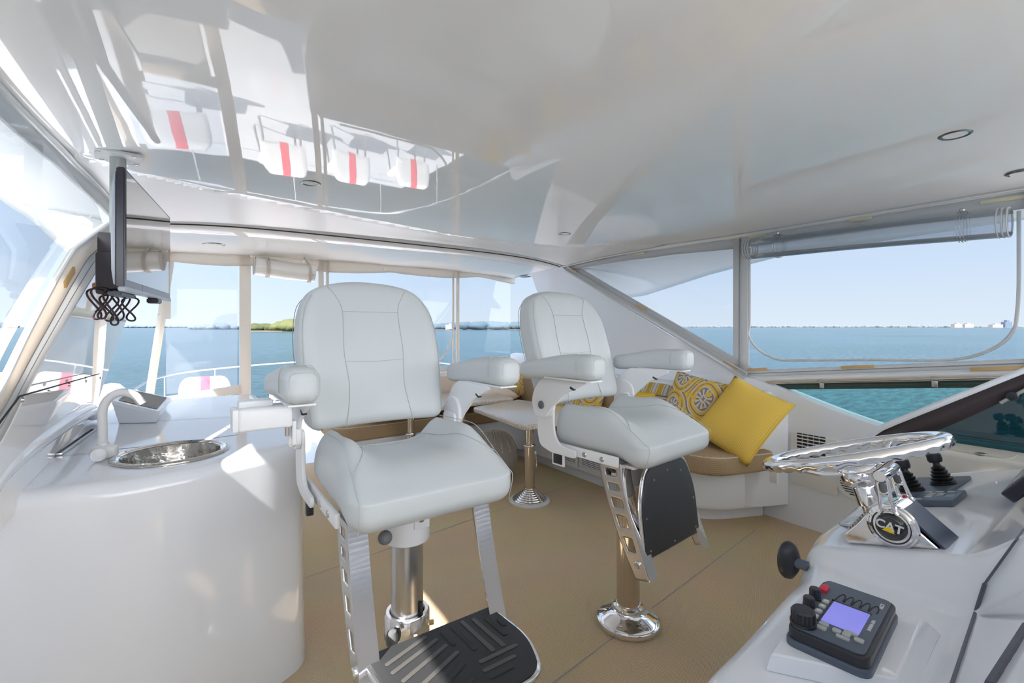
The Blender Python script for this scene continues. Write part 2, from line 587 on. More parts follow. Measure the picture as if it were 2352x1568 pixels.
        for i in range(m):
            e1 = (P[i] - P[i - 1]).normalized(); e2 = (P[(i + 1) % m] - P[i]).normalized()
            n1 = Vector((-e1.y, e1.x, 0)); n2 = Vector((-e2.y, e2.x, 0))
            nn = n1 + n2
            nn = nn / max(0.35, nn.length_squared / 2) if nn.length > 1e-6 else n1
            nor.append(nn)
        rings = []
        for d, z in prof:
            rings.append(s.verts([P[i] + nor[i] * (d + taper * (z - z1)) + Vector((0, 0, (zf(P[i].x, P[i].y, z) if zf else z))) for i in range(m)]))
        for a, b in zip(rings, rings[1:]):
            for i in range(m):
                s.face([a[i], a[(i + 1) % m], b[(i + 1) % m], b[i]])
        s.face(rings[0][::-1]); s.face(rings[-1])
        return s

    def grid(s, nu, nv, f, keep=None):
        vs = [[s.bm.verts.new(f(i / nu, j / nv)) for j in range(nv + 1)] for i in range(nu + 1)]
        for i in range(nu):
            for j in range(nv):
                if keep and not keep((i + .5) / nu, (j + .5) / nv): continue
                s.face([vs[i][j], vs[i + 1][j], vs[i + 1][j + 1], vs[i][j + 1]])
        return s

    def build(s, name, m, parent=None, smooth=35, solid=0.0, bevel=0.0, uvf=None):
        bm = s.bm
        bmesh.ops.remove_doubles(bm, verts=list(bm.verts), dist=1e-5)
        bmesh.ops.recalc_face_normals(bm, faces=list(bm.faces))
        if parent is not None:
            o0 = org(parent)
            sh = o0
        else:
            xs = [v.co for v in bm.verts]
            sh = Vector(((min(v.x for v in xs) + max(v.x for v in xs)) / 2, (min(v.y for v in xs) + max(v.y for v in xs)) / 2, min(v.z for v in xs)))
        if uvf:
            lay = bm.loops.layers.uv.new('uv')
            for f in bm.faces:
                for lp in f.loops:
                    lp[lay].uv = uvf(lp.vert.co)
        for v in bm.verts: v.co -= sh
        me = bpy.data.meshes.new(name)
        bm.to_mesh(me); bm.free()
        me.materials.append(m)
        for p in me.polygons: p.use_smooth = True
        if smooth < 180:
            me.set_sharp_from_angle(angle=math.radians(smooth))
        o = bpy.data.objects.new(name, me)
        COL.objects.link(o)
        if parent is not None:
            o.parent = parent
            ORG[o.name] = o0
        else:
            o.location = sh
            ORG[o.name] = sh.copy()
        if solid:
            md = o.modifiers.new('thickness', 'SOLIDIFY'); md.thickness = solid; md.offset = 0
        if bevel:
            md = o.modifiers.new('bevel', 'BEVEL'); md.width = bevel; md.segments = 3; md.limit_method = 'ANGLE'
        return o


def tag(o, label=None, cat=None, group=None, kind=None):
    if label: o['label'] = label
    if cat: o['category'] = cat
    if group: o['group'] = group
    if kind: o['kind'] = kind
    return o


def thing(name, label, cat, loc=(0, 0, 0), group=None):
    o = bpy.data.objects.new(name, None)
    COL.objects.link(o)
    o.location = loc
    o.empty_display_size = 0.05
    ORG[o.name] = Vector(loc)
    return tag(o, label, cat, group)


def struct(o):
    o['kind'] = 'structure'
    return o


def rpoly(pts, r, n=5):
    """round the corners of a 2-D polygon"""
    res = []
    m = len(pts)
    for i in range(m):
        p = Vector(pts[i]); a = Vector(pts[i - 1]); b = Vector(pts[(i + 1) % m])
        rr = r[i] if isinstance(r, (list, tuple)) else r
        if rr <= 0:
            res.append(tuple(p)); continue
        d1 = (a - p); d2 = (b - p)
        l = min(rr, d1.length * .49, d2.length * .49)
        s0 = p + d1.normalized() * l; s1 = p + d2.normalized() * l
        for k in range(n + 1):
            t = k / n
            q = s0 * (1 - t) ** 2 + p * 2 * t * (1 - t) + s1 * t * t
            res.append(tuple(q))
    return res


def curve(pts, n=8):
    """catmull-rom through 3-D points"""
    P = [Vector(p) for p in pts]
    P = [P[0] * 2 - P[1]] + P + [P[-1] * 2 - P[-2]]
    res = []
    for i in range(1, len(P) - 2):
        for k in range(n):
            t = k / n
            a, b, c, d = P[i - 1], P[i], P[i + 1], P[i + 2]
            res.append(0.5 * ((2 * b) + (c - a) * t + (2 * a - 5 * b + 4 * c - d) * t * t + (3 * b - a - 3 * c + d) * t ** 3))
    res.append(P[-2])
    return res


def text(s, size, M, name, m, parent, extr=0.0004):
    c = bpy.data.curves.new('t', 'FONT')
    c.body = s; c.size = size; c.offset = size * .025; c.extrude = extr; c.align_x = 'CENTER'; c.align_y = 'CENTER'
    o = bpy.data.objects.new('t', c)
    COL.objects.link(o)
    bpy.context.view_layer.update()
    me = bpy.data.meshes.new_from_object(o.evaluated_get(bpy.context.evaluated_depsgraph_get()))
    bpy.data.objects.remove(o); bpy.data.curves.remove(c)
    me.materials.clear(); me.materials.append(m)
    me.transform(Matrix.Translation(-org(parent)) @ M)
    q = bpy.data.objects.new(name, me)
    COL.objects.link(q)
    q.parent = parent
    ORG[q.name] = org(parent)
    return q


def frame(o, x, y, z):
    """matrix with given origin and axes"""
    return Matrix(((x[0], y[0], z[0], o[0]), (x[1], y[1], z[1], o[1]), (x[2], y[2], z[2], o[2]), (0, 0, 0, 1)))


def lerp(a, b, t):
    return a + (b - a) * t


def sstep(a, b, x):
    t = max(0.0, min(1.0, (x - a) / (b - a)))
    return t * t * (3 - 2 * t)

# ================================================================== SETTING
# world axes: x = starboard, y = aft, z = up, flybridge sole at z = 0
def xl(y):      # port edge of the hardtop opening
    return -0.42 + 0.14 * sstep(1.6, 3.7, y)


def xr(y):
    return 3.32 - 0.10 * sstep(1.6, 3.7, y)


def ysoff(x):
    return 3.84 + 0.05 * ((x - 1.45) / 1.87) ** 2


def zs(x, y):
    u = (x - 1.45) / 1.9
    return 1.955 - 0.055 * abs(u) ** 3 - 0.03 * sstep(3.8, 4.8, y)


CST = [(-.45, 2.3), (-.32, 2.58), (-.21, 2.75), (.1, 2.97), (.377, 3.09), (1.0, 3.27), (1.82, 3.43), (2.45, 3.42), (2.8, 3.27), (3.02, 2.95), (3.10, 2.2), (3.12, 0), (3.13, -2)]


def cst(x):
    for (a, ya), (b, yb) in zip(CST, CST[1:9]):
        if x <= b: return lerp(ya, yb, (x - a) / (b - a))
    return CST[8][1] - (x - 2.8) * 1.6


def zc(x, y):
    u = (x - 1.45) / 1.87
    z = 2.055 - 0.085 * abs(u) ** 5
    t = max(0.0, y - cst(x)) / max(.12, 3.64 - cst(x))
    z -= 0.010 * sstep(0, .05, t) + 0.060 * min(1.0, t) ** 1.4
    return z


m = MB()
m.grid(1, 1, lambda u, v: (lerp(-0.7, 3.6, u), lerp(-1.9, 4.78, v), 0))
struct(m.build('floor', carpetm))

m = MB()
for pts in ([(-0.3, 2.50), (0.50, 2.605), (1.66, 2.76), (3.0, 2.935)], [(0.2, 1.20), (1.23, 1.336), (3.0, 1.57)]):
    for a, b in zip(pts, pts[1:]):
        a = Vector(a); b = Vector(b); d = (b - a).normalized(); nn = Vector((-d.y, d.x)) * .0022
        m.face(m.verts([(*(a - nn), .0012), (*(b - nn), .0012), (*(b + nn), .0012), (*(a + nn), .0012)]))
struct(m.build('trim_1', seamm))

m = MB()
NU, NV = 110, 200
m.grid(NU, NV, lambda u, v: (lambda x, y: (lerp(xl(y), xr(y), u), y, zc(lerp(xl(y), xr(y), u), y) + .03 * sstep(.985, 1.0, v)))(lerp(-.4, 3.3, u), lerp(-1.9, ysoff(lerp(-.4, 3.3, u)) - .185, v)))
co_ = struct(m.build('ceiling', gelceil, smooth=180, solid=0.012))
co_.data.materials.append(mat('cove_gelcoat', (0.84, 0.83, 0.82), 0.30))       # the cove around the polished panel has a satin finish
for p_ in co_.data.polygons:
    c_ = p_.center + co_.location
    if c_.y > cst(c_.x) + .012: p_.material_index = 1
m = MB()
m.tube([(x, cst(x), zc(x, cst(x)) - .001) for x in [lerp(-.36, 3.0, i / 80) for i in range(81)]], .0035, 6)
struct(m.build('trim_45', gelmatte))
m = MB(); m.grid(40, 1, lambda u, v: (lerp(-.3, 3.24, u), ysoff(lerp(-.3, 3.24, u)) - lerp(.20, .13, v), 2.03))
struct(m.build('trim_46', seamm))
m = MB(); m.tube([(x, ysoff(x) - .172, min(zc(x, ysoff(x) - .20), zs(x, ysoff(x)) + .085) - .004) for x in [lerp(-.3, 3.22, i / 50) for i in range(51)]], .0045, 6)
struct(m.build('trim_50', darkgap))

# crossbeam of the arch and the soffit over the aft seats
prof = []
for i in range(9):
    t = i / 8 * PI / 2
    prof.append((-0.17 * math.cos(t) , 0.075 * (1 - math.sin(t))))
m = MB()
def beam(u, v):
    x = lerp(-0.30, 3.24, u)
    yb = ysoff(x)
    if v < 0.4:
        t = v / 0.4 * PI / 2
        return (x, yb - 0.155 * math.cos(t), zs(x, yb) + 0.075 * (1 - math.sin(t)))
    y = lerp(yb, 4.80, (v - 0.4) / 0.6)
    return (x, y, zs(x, y))
m.grid(60, 30, beam)
struct(m.build('trim_2', gelceil, smooth=180, solid=0.012))

# fine bead where the beam turns into the soffit
m = MB()
m.tube([(x, ysoff(x) - .012, zs(x, ysoff(x)) - 0.002) for x in [lerp(-.28, 3.2, i / 30) for i in range(31)]], 0.006, 6)
struct(m.build('trim_3', gelmatte))

# upper skin of the hardtop with its wings outside the enclosure
m = MB()
m.slab(rpoly([(-0.72, -2.2), (3.9, -2.2), (3.9, 3.1), (3.55, 4.95), (-0.60, 4.95), (-0.72, 3.6)], 0.15), 2.09, 2.16, 0.03)
struct(m.build('trim_4', gel))
# starboard wing underside
m = MB()
A = [(xr(y), y, 1.965) for y in (-2.0, 0.5, 1.8, 2.6, 3.3, 3.75)]
B = [(3.86, -2.0, 1.93), (3.86, .5, 1.91), (3.85, 1.8, 1.865), (3.84, 2.4, 1.775), (3.8, 3.1, 1.62), (3.6, 3.9, 1.55)]
def wing(u, v):
    k = v * 5; i = min(4, int(k)); f = k - i
    a = Vector(A[i]).lerp(Vector(A[i + 1]), f); b = Vector(B[i]).lerp(Vector(B[i + 1]), f)
    p = a.lerp(b, u); p.z += 0.03 * math.sin(u * PI)
    return p
m.grid(10, 30, wing)
struct(m.build('trim_5', gelceil, smooth=180, solid=0.03))
m = MB()
A2 = [(xl(y), y, 1.965) for y in (-2.0, 0.5, 1.8, 2.6, 3.3, 4.2)]
B2 = [(-0.80, -2.0, 1.97), (-0.80, .5, 1.96), (-0.76, 1.8, 1.97), (-0.72, 2.9, 1.95), (-0.68, 3.6, 1.88), (-0.62, 4.4, 1.80)]
def wing2(u, v):
    k = v * 5; i = min(4, int(k)); f = k - i
    a = Vector(A2[i]).lerp(Vector(A2[i + 1]), f); b = Vector(B2[i]).lerp(Vector(B2[i + 1]), f)
    p = a.lerp(b, u); p.z += 0.02 * math.sin(u * PI) + 0.012 * math.sin(v * 25) * u
    return p
m.grid(10, 40, wing2)
struct(m.build('trim_6', gelceil, smooth=180, solid=0.03))

# fascia strips under the hardtop edge
def stripx(name, xf, y0, y1, zt, zb, mt, th=0.012, n=30, number=None):
    m = MB()
    m.grid(n, 1, lambda u, v: (xf(lerp(y0, y1, u)), lerp(y0, y1, u), lerp(zt(lerp(y0, y1, u)), zb(lerp(y0, y1, u)), v)))
    return m.build(name, mt, smooth=180, solid=th)


zed = lambda y: zc(xr(y), y) + .004
struct(stripx('trim_7', lambda y: xr(y) + .008, -1.9, 3.80, zed, lambda y: zed(y) - 0.012, gelmatte))
struct(stripx('trim_8', lambda y: xr(y) + .012, -1.9, 3.75, lambda y: zed(y) - .01, lambda y: zed(y) - lerp(.105, .06, sstep(1.7, 3.6, y)), canvasw))
zel = lambda y: zc(xl(y), y) + .004
struct(stripx('trim_9', lambda y: xl(y) - .008, -1.9, 3.80, zel, lambda y: zel(y) - 0.014, gelmatte))
struct(stripx('trim_10', lambda y: xl(y) - .012, -1.9, 3.75, lambda y: zel(y) - .01, lambda y: zel(y) - .085, canvasw))
m = MB(); m.tube([(xl(y) + .004, y, zel(y) - .012) for y in [lerp(-1.9, 3.7, i / 30) for i in range(31)]], .006, 6)
struct(m.build('trim_11', gelmatte))
m = MB(); m.tube([(xr(y) - .004, y, zed(y) - .012) for y in [lerp(-1.9, 3.75, i / 30) for i in range(31)]], .006, 6)
struct(m.build('trim_12', gelmatte))

# ---- arch legs (one each side), leaning inwards
def xs(z): return 3.30 - 0.085 * max(0, (z - 0.94))
def xp(z): return -0.365 + 0.095 * max(0, (z - 0.90))

def onp(px, py, off=0.0):
    x = -.32
    for _ in range(12):
        p = onx(px, py, x); x = .5 * x + .5 * (xp(p.z) + off)
    return onx(px, py, x)


m = MB()
poly = [(1.80, .93), (2.4, 1.22), (3.62, 1.86), (3.74, 1.95), (4.3, 1.93), (4.2, 1.84), (4.05, 1.5), (3.8, .93)]
m.prism(poly, lambda y, z: (xs(z), y, z), lambda y, z: (xs(z) + .09, y, z))
struct(m.build('wall_starboard', gel, smooth=20))
# its forward edge: flange, channel and canvas track
P0 = Vector((3.29, 1.80, .935)); P1 = Vector((3.215, 3.62, 1.875))
dd = (P1 - P0).normalized(); nn = Vector((0, -dd.z, dd.y)).normalized()
m = MB()
for off, wd, dx, th in ((0.055, 0.05, 0.03, .012), (0.018, 0.026, 0.012, 0.02)):
    a = P0 + nn * off + Vector((dx, 0, 0)); b = P1 + nn * off + Vector((dx, 0, 0))
    c = (a + b) / 2
    q = frame((0, 0, 0), dd, nn, dd.cross(nn))
    m.box(c, ((b - a).length, wd, th), rot=q, bev=.003)
m.tube([P0 + nn * .036 + Vector((-.002, 0, 0)), P1 + nn * .036 + Vector((-.002, 0, 0))], .007, 8)
m.tube([P0 - nn * .004 + Vector((-.002, 0, 0)), P1 - nn * .004 + Vector((-.002, 0, 0))], .009, 8)
struct(m.build('trim_13', canvasw))

# port leg
m = MB()
Pi = [onp(*p) for p in ((0, 985), (90, 820), (195, 640), (240, 590), (285, 540))]
inner = [(p.y, p.z) for p in Pi] + [(3.75, 1.92), (4.9, 1.93), (4.93, 1.80)]
ae = [onp(322, 650), onp(270, 790), onp(222, 930)]
poly = inner + [(p.y, p.z) for p in ae] + [(2.5, .80), (1.5, .80)]
m.prism(poly, lambda y, z: (xp(z), y, z), lambda y, z: (xp(z) - .025, y, z))
struct(m.build('wall_port', gelceil, smooth=20))
# canvas hems on the forward edge of the port leg
def stripline(name, a_pts, b_pts, mt, th=.014):
    m = MB()
    m.grid(1, len(a_pts) - 1, lambda u, v: a_pts[int(round(v * (len(a_pts) - 1)))].lerp(b_pts[int(round(v * (len(a_pts) - 1)))], u))
    return m.build(name, mt, smooth=180, solid=th)
o1 = curve([onp(*p, .014) for p in ((-40, 935), (0, 885), (70, 745), (155, 592), (185, 560), (262, 505))], 5)
o2 = curve([onp(*p, .014) for p in ((-40, 985), (0, 935), (80, 790), (185, 610), (215, 575), (268, 530))], 5)
o3 = curve([onp(*p, .014) for p in ((-40, 1050), (0, 1003), (90, 830), (205, 640), (238, 596), (275, 556))], 5)
struct(stripline('trim_14', o1, o2, canvas))
struct(stripline('trim_15', o2, o3, canvasw))
m = MB(); m.tube([p + Vector((.007, 0, 0)) for p in o2], .0018, 6); m.tube([p.lerp(q, .45) + Vector((.007, 0, 0)) for p, q in zip(o2, o3)], .0015, 6)
struct(m.build('trim_16', seamm))
m = MB(); m.tube([p + Vector((.004, 0, 0)) for p in o1], .006, 8); m.tube([p + Vector((.004, 0, 0)) for p in o3], .005, 8)
struct(m.build('trim_17', gelmatte))

# ---- starboard side: inner wall with dipping coaming
def zco(y):
    return 0.70 + 0.27 * sstep(0.75, 2.05, y) + .0 * y
m = MB()
ys = [lerp(-1.9, 4.75, i / 80) for i in range(81)]
prf = lambda y: [(3.30, 0.0), (3.30, zco(y) - .03), (3.305, zco(y) - .008), (3.325, zco(y)), (3.39, zco(y) + .004), (3.42, zco(y) - .01), (3.42, .2)]
m.grid(80, 6, lambda u, v: (lambda y: (prf(y)[int(round(v * 6))][0], y, prf(y)[int(round(v * 6))][1]))(lerp(-1.9, 4.75, u)))
struct(m.build('wall_starboard_lower', gel, smooth=50))
# raised ledge behind the settee with a lidded recess
m = MB()
m.slab(rpoly([(3.12, 1.66), (3.30, 1.60), (3.30, 4.7), (3.12, 4.7)], .03), .60, .86, .02)
struct(m.build('trim_18', gel))
# curved vertical moulding at the forward end of the settee
m = MB()
m.slab(rpoly([(3.02, 1.62), (3.30, 1.50), (3.30, 1.78), (3.05, 1.78)], [.08, .02, .02, .02]), 0.12, .80, .05, .005)
struct(m.build('trim_19', gel))

# ---- port side coaming beside the wet bar
m = MB()
pc = [(-.40, 0), (-.40, .845), (-.415, .90), (-.45, .935), (-.50, .945), (-.56, .93), (-.60, .88), (-.60, .2)]
m.grid(40, 7, lambda u, v: (pc[int(round(v * 7))][0] + .05 * sstep(2.2, 3.4, lerp(1.93, 4.75, u)), lerp(1.93, 4.75, u), pc[int(round(v * 7))][1] - (.08 * sstep(2.9, 3.5, lerp(1.93, 4.75, u)) if v > .1 else 0)))
struct(m.build('wall_port_lower', gel, smooth=50))
m = MB()
m.slab(rpoly([(-.72, -1.9), (-.62, -1.9), (-.62, 1.98), (-.72, 1.98)], .02), 0, 1.52, .03)  # unseen wall, added and raised to keep sun off the cabinet front
struct(m.build('sun_block_wall_port', gel))
m = MB()
m.slab(rpoly([(-.72, -2.0), (3.42, -2.0), (3.42, -1.9), (-.72, -1.9)], .02), 0, 1.00, .03)  # unseen wall, added to cut sky light on the cabinet front
struct(m.build('sky_block_wall_forward', gel))
# white roll and box moulding on top of the port coaming
m = MB(); m.tube(curve([onx(-60, 1150, -.385), onx(0, 1075, -.382), onx(100, 1000, -.372), onx(195, 945, -.355), onx(214, 950, -.345)], 6), .032, 14)
struct(m.build('trim_47', gel))
m = MB(); q = [onx(*p, -.352) for p in ((-40, 1075), (40, 960), (80, 922), (166, 893), (194, 948), (110, 990), (0, 1060))]
m.prism([(p.y, p.z) for p in q], lambda y, z: (-.362, y, z), lambda y, z: (-.39, y, z))
struct(m.build('trim_48', gel, bevel=.006))
m = MB()
for px, py in ((50, 918), (110, 900), (157, 883), (196, 875), (229, 868)):
    p = onp(px, py, .03); m.lathe([(0, .006), (.005, .005), (.007, 0)], (0, 0, 0), 12, M=frame(p, Vector((0, 1, 0)), Vector((0, 0, 1)), Vector((1, 0, 0))))
struct(m.build('trim_49', satin))
# ---- aft coamings
m = MB()
m.slab(rpoly([(-.42, 4.66), (.38, 4.66), (.38, 4.78), (-.42, 4.78)], .02), 0, .70, .02)
struct(m.build('wall_aft_port', gel))
m = MB()
m.slab(rpoly([(1.06, 4.62), (3.32, 4.62), (3.32, 4.78), (1.06, 4.78)], .02), 0, .80, .02)
struct(m.build('wall_aft_starboard', gel))

# ---- deck, rail and hull outside
m = MB()
m.slab([(-.9, 4.79), (3.9, 4.79), (3.7, 9.2), (-.7, 9.2)], -.10, -.02, .02)
struct(m.build('trim_20', gel))
m = MB()
m.slab([(-1.2, -7.0), (4.1, -7.0), (4.1, -2.05), (-1.2, -2.05)], -.3, .62, .05)  # unseen foredeck, set high to bounce sunlight up to the ceiling
m.slab([(-1.7, -7.0), (-.95, -7.0), (-.95, 3.3), (-1.7, 3.3)], -.6, .0, .05)  # unseen side deck, added to bounce sun onto the port ceiling
m.slab([(3.95, -7.0), (5.2, -7.0), (5.2, .2), (3.95, .2)], -.6, .10, .05)
m.slab([(-.85, -1.95), (3.75, -1.95), (3.75, 4.78), (-.85, 4.78)], -1.0, -.02, .0)
struct(m.build('trim_21', gel))

# ================================================================== GLAZING (clear panels)
def panel(name, pts, mt, parent=None, solid=0):
    m = MB()
    vs = m.verts(pts); m.face(vs)
    return m.build(name, mt, parent, smooth=180, solid=solid)


# starboard triangular pane
w1 = struct(panel('window_1', [P0 + nn * .07 + Vector((.03, 0, 0)), P1 + nn * .07 + Vector((.03, 0, 0)), Vector((3.255, 3.45, 1.875)), Vector((3.335, 1.90, 1.875)), Vector((3.335, 1.90, 1.0))], clear))
# starboard rolled-up pane: only its lower corners and hems are left in the opening
YA, YB = 0.44, 1.79
zb_ = lambda y: lerp(1.145, .985, (y - YA) / (YB - YA))
def hempath():
    pts = []
    pts.append(Vector((3.325, YB - .005, 1.86)))
    pts.append(Vector((3.325, YB - .008, 1.35)))
    for px, py in ((1719, 765), (1727, 785), (1745, 805), (1770, 819), (1800, 827), (1870, 827), (2000, 826), (2150, 827), (2215, 822), (2265, 808), (2305, 785), (2328, 757), (2335, 730)):
        pts.append(onx(px, py, 3.325))
    pts.append(Vector((3.325, YA + .02, 1.50)))
    pts.append(Vector((3.325, YA + .02, 1.86)))
    return pts
hp = hempath()
zlow = [(3.327, p.y, zb_(p.y) - .005) for p in hp[2:-2]]
m = MB()
top = hp[2:-2]
vt = m.verts(top); vb = m.verts(zlow)
for i in range(len(top) - 1):
    m.face([vt[i], vt[i + 1], vb[i + 1], vb[i]])
w2 = struct(m.build('window_2', clear, smooth=180))
m = MB(); m.tube(curve(hp, 4), .008, 8, flat=(1, 0, 0))
struct(m.build('trim_22', canvasw))
# hem, zip and rail below that opening
struct(stripx('trim_23', lambda y: 3.322, -1.9, 1.84, lambda y: zb_(y), lambda y: zb_(y) - .045, canvasw))
m = MB(); m.tube([(3.312, y, zb_(y) - .022) for y in (-1.9, .44, 1.84)], .003, 6)
struct(m.build('trim_24', seamm))
struct(stripx('trim_25', lambda y: 3.326, -1.9, 1.86, lambda y: zb_(y) - .047, lambda y: zb_(y) - .082, gelmatte))

# green acrylic deflector between the coaming and the rail
zr_ = lambda y: zb_(y) - .095
m = MB()
m.grid(40, 1, lambda u, v: (3.36, lerp(-1.9, 1.80, u), lerp(zco(lerp(-1.9, 1.8, u)) - .01, zr_(lerp(-1.9, 1.8, u)) - .01, v)))
w3 = struct(m.build('window_3', tintgreen, smooth=180))
m = MB()
m.grid(30, 1, lambda u, v: (3.352, lerp(-1.9, 1.80, u), lerp(zr_(lerp(-1.9, 1.8, u)) - .045, zr_(lerp(-1.9, 1.8, u)), v)))
struct(m.build('trim_26', mat('dark_green_edge', (.05, .08, .07), .3), smooth=180, solid=.006))

# enclosure posts
def post(name, x, y, z0, z1, wx, wy, mt, n=None):
    m = MB()
    m.box((x, y, (z0 + z1) / 2), (wx, wy, z1 - z0), bev=.004)
    return struct(m.build(name, mt))


post('trim_27', 3.325, 1.875, .96, 1.94, .03, .052, canvasw)
post('trim_28', 3.322, 1.815, .96, 1.94, .026, .05, canvasw)
m = MB(); m.tube([(3.305, 1.846, .98), (3.305, 1.846, 1.93)], .005, 8)
struct(m.build('trim_29', seamm))
post('trim_30', 3.31, .405, 1.05, 1.95, .03, .05, canvasw)

# port side window ahead of the arch
panel_pts = [o1[i] + Vector((-.02, 0, 0)) for i in range(0, len(o1), 3)] + [Vector((xl(3.0) - .02, 3.0, 1.88)), Vector((xl(-1.9) - .02, -1.9, 1.88)), Vector((-.45, -1.9, .95)), Vector((-.45, .9, .95))]
w4 = struct(panel('window_4', panel_pts, clear))
# low acrylic deflector on the port coaming, seen in front of the arch
dfp = [onp(-30, 1010, .03), onp(45, 910, .03), onp(228, 858, .03)]
m = MB(); m.tube(dfp, .0022, 6)
struct(m.build('trim_31', darkgap))

# aft enclosure
YE = 4.66
def aftpost(name, px, wd, mt, z0=.0, lean=0.0):
    p = ony(px, HZ, YE)
    m = MB()
    q = Matrix.Rotation(-lean, 4, 'Y')
    m.box((p.x - lean * .1, YE, (z0 + 1.92) / 2), (wd, .035, 1.92 - z0), rot=q, bev=.004)
    return struct(m.build(name, mt)), p.x


aftpost('trim_32', 563, .085, canvas)
aftpost('trim_33', 737, .045, canvas, 0)
aftpost('trim_34', 752, .022, canvas, .8)
aftpost('trim_35', 1051, .032, canvas, .8)
aftpost('trim_36', 1041, .012, canvas, .8)
m = MB(); a = ony(377, 690, YE); b = ony(344, 905, YE)
m.tube([a + (a - b) * 1.4, b, b + (b - a) * .3], .028, 8, flat=(1, 0, 0))
struct(m.build('trim_37', canvas))
# valance
m = MB()
def val(u, v):
    x = lerp(-.32, 3.30, u)
    zt = zs(x, YE) + .005
    dr = .055 + .035 * abs(math.sin(u * 11)) + .03 * math.sin(u * 4)
    return (x, YE - .02 - .02 * math.sin(u * 30) * v, lerp(zt, zt - dr, v))
m.grid(60, 3, val)
struct(m.build('trim_38', canvas, smooth=180, solid=.004))
# the port pane, hazy, with its framed sill
p0, p1 = ony(382, HZ, YE), ony(545, HZ, YE)
w5 = struct(panel('window_5', [(p0.x, YE, .76), (p1.x, YE, .76), (p1.x, YE, 1.88), (p0.x - .01, YE, 1.88)], clearhaze))
m = MB(); a = ony(360, 925, YE - .02); b = ony(552, 893, YE - .02)
m.box((a + b) / 2, ((b - a).length, .02, .075), rot=Matrix.Rotation(-math.atan2((b - a).z, (b - a).x), 4, 'Y'), bev=.004)
struct(m.build('trim_39', canvas))
p0, p1 = ony(756, HZ, YE), ony(1040, HZ, YE)
w6 = struct(panel('window_6', [(p0.x, YE, .84), (p1.x, YE, .84), (p1.x, YE, 1.86), (p0.x, YE, 1.86)], clear))
p0 = ony(1056, HZ, YE)
w7 = struct(panel('window_7', [(p0.x, YE, .84), (3.24, YE, .84), (3.24, YE, 1.86), (p0.x, YE, 1.86)], clear))
m = MB(); m.tube(curve([ony(px, py, YE - .02) for px, py in ((1041, 640), (1041, 740), (1038, 775), (1027, 805), (1010, 825), (985, 838), (900, 842), (790, 846))], 4), .010, 8)
struct(m.build('trim_40', canvas))
m = MB(); m.box(((1.1 + 3.3) / 2, YE - .01, .835), (2.2, .03, .055), bev=.006)
struct(m.build('trim_41', canvas))
# snaps on the valance and posts
m = MB()
for px, py in ((534, 579), (576, 588), (697, 601), (709, 605), (795, 610), (882, 618), (907, 621), (985, 631), (1005, 635), (548, 713), (541, 714), (364, 722)):
    p = ony(px, py, YE - .05)
    m.cyl(p, p - Vector((0, .008, 0)), .006, n=10)
struct(m.build('trim_42', satin))
# flap with a grommet hanging near the television
m = MB(); a = ony(384, 690, YE - .2)
m.box(ony(386, 708, YE - .2), (.034, .004, .16), bev=.001)
struct(m.build('trim_43', canvas))

# adhesive pads along the tracks
def pad(c, axis, ln, wd, th, mt, nrm, label):
    m = MB()
    axis = Vector(axis).normalized(); nrm = Vector(nrm).normalized(); b = nrm.cross(axis).normalized()
    m.box(c, (ln, wd, th), rot=frame((0, 0, 0), axis, b, nrm), bev=.0008)
    o = m.build('adhesive_pad', mt)
    return tag(o, label, 'adhesive pad', 'strips of old adhesive along the canvas tracks')


zz = lambda y: zed(y)
for (px, py, ln, mt, lb) in ((1467, 583, .13, patchy, 'short yellowed adhesive strip under the ceiling edge, above the slanted arch'),
                            (1678, 547, .13, patchy, 'yellowed adhesive strip just left of the top of the side post'),
                            (1735, 542, .14, patchy, 'yellowed adhesive strip just right of the top of the side post'),
                            (1976, 503, .12, patchy, 'yellowed adhesive strip above the middle of the rolled-up side panel'),
                            (2304, 458, .16, patchy, 'yellowed adhesive strip above the right end of the rolled-up side panel')):
    c = onx(px, py, xr(1.5) - .003 if px > 1600 else 3.243)
    pad(c, (0, 1, 0.02), ln, .018, .004, mt, (1, 0, 0), lb)
for (px, py, ln, lb) in ((1738, 848, .15, 'tan adhesive strip on the lower hem beside the foot of the side post'),
                        (1969, 842, .17, 'tan adhesive strip in the middle of the lower hem of the side opening'),
                        (2288, 846, .19, 'tan adhesive strip at the right end of the lower hem, above the windscreen frame')):
    c = onx(px, py, 3.312)
    pad(c, (0, 1, -.12), ln, .018, .005, patchm, (1, 0, 0), lb)
for (px, py, lb) in ((1473, 705, 'tan adhesive strip on the slanted arch edge, the middle one of three'),
                    (1678, 838, 'tan adhesive strip near the foot of the slanted arch edge'),
                    (1318, 622, 'tan adhesive strip at the top corner of the slanted arch edge')):
    c = onx(px, py, 3.21 + .08 * (py - 620) / 220)
    pad(c, dd, .12 if px > 1400 else .08, .017, .006, patchm, (1, 0, 0), lb)
pad(onp(160, 636, .025), (o2[14] - o2[10]), .12, .022, .006, patchm, (1, 0, 0), 'tan adhesive strip on the port canvas hem beside the television')
pad(onx(155, 345, xl(2.3) - .0), (0, 1, 0), .30, .022, .004, patchy, (1, 0, 0), 'long yellowed adhesive strip under the port ceiling edge')

# ================================================================== SEA AND SHORE
m = MB()
WZ = -5.0
rad = [0, 6, 14, 30, 70, 160, 400, 1000, 2600, 6000]
m.lathe([(r, 0) for r in rad], (0, 0, WZ), 64)
o = m.build('sea', seam_, smooth=180)
tag(o, 'wide rippled blue-green sea reaching to the horizon', 'sea', kind='stuff')


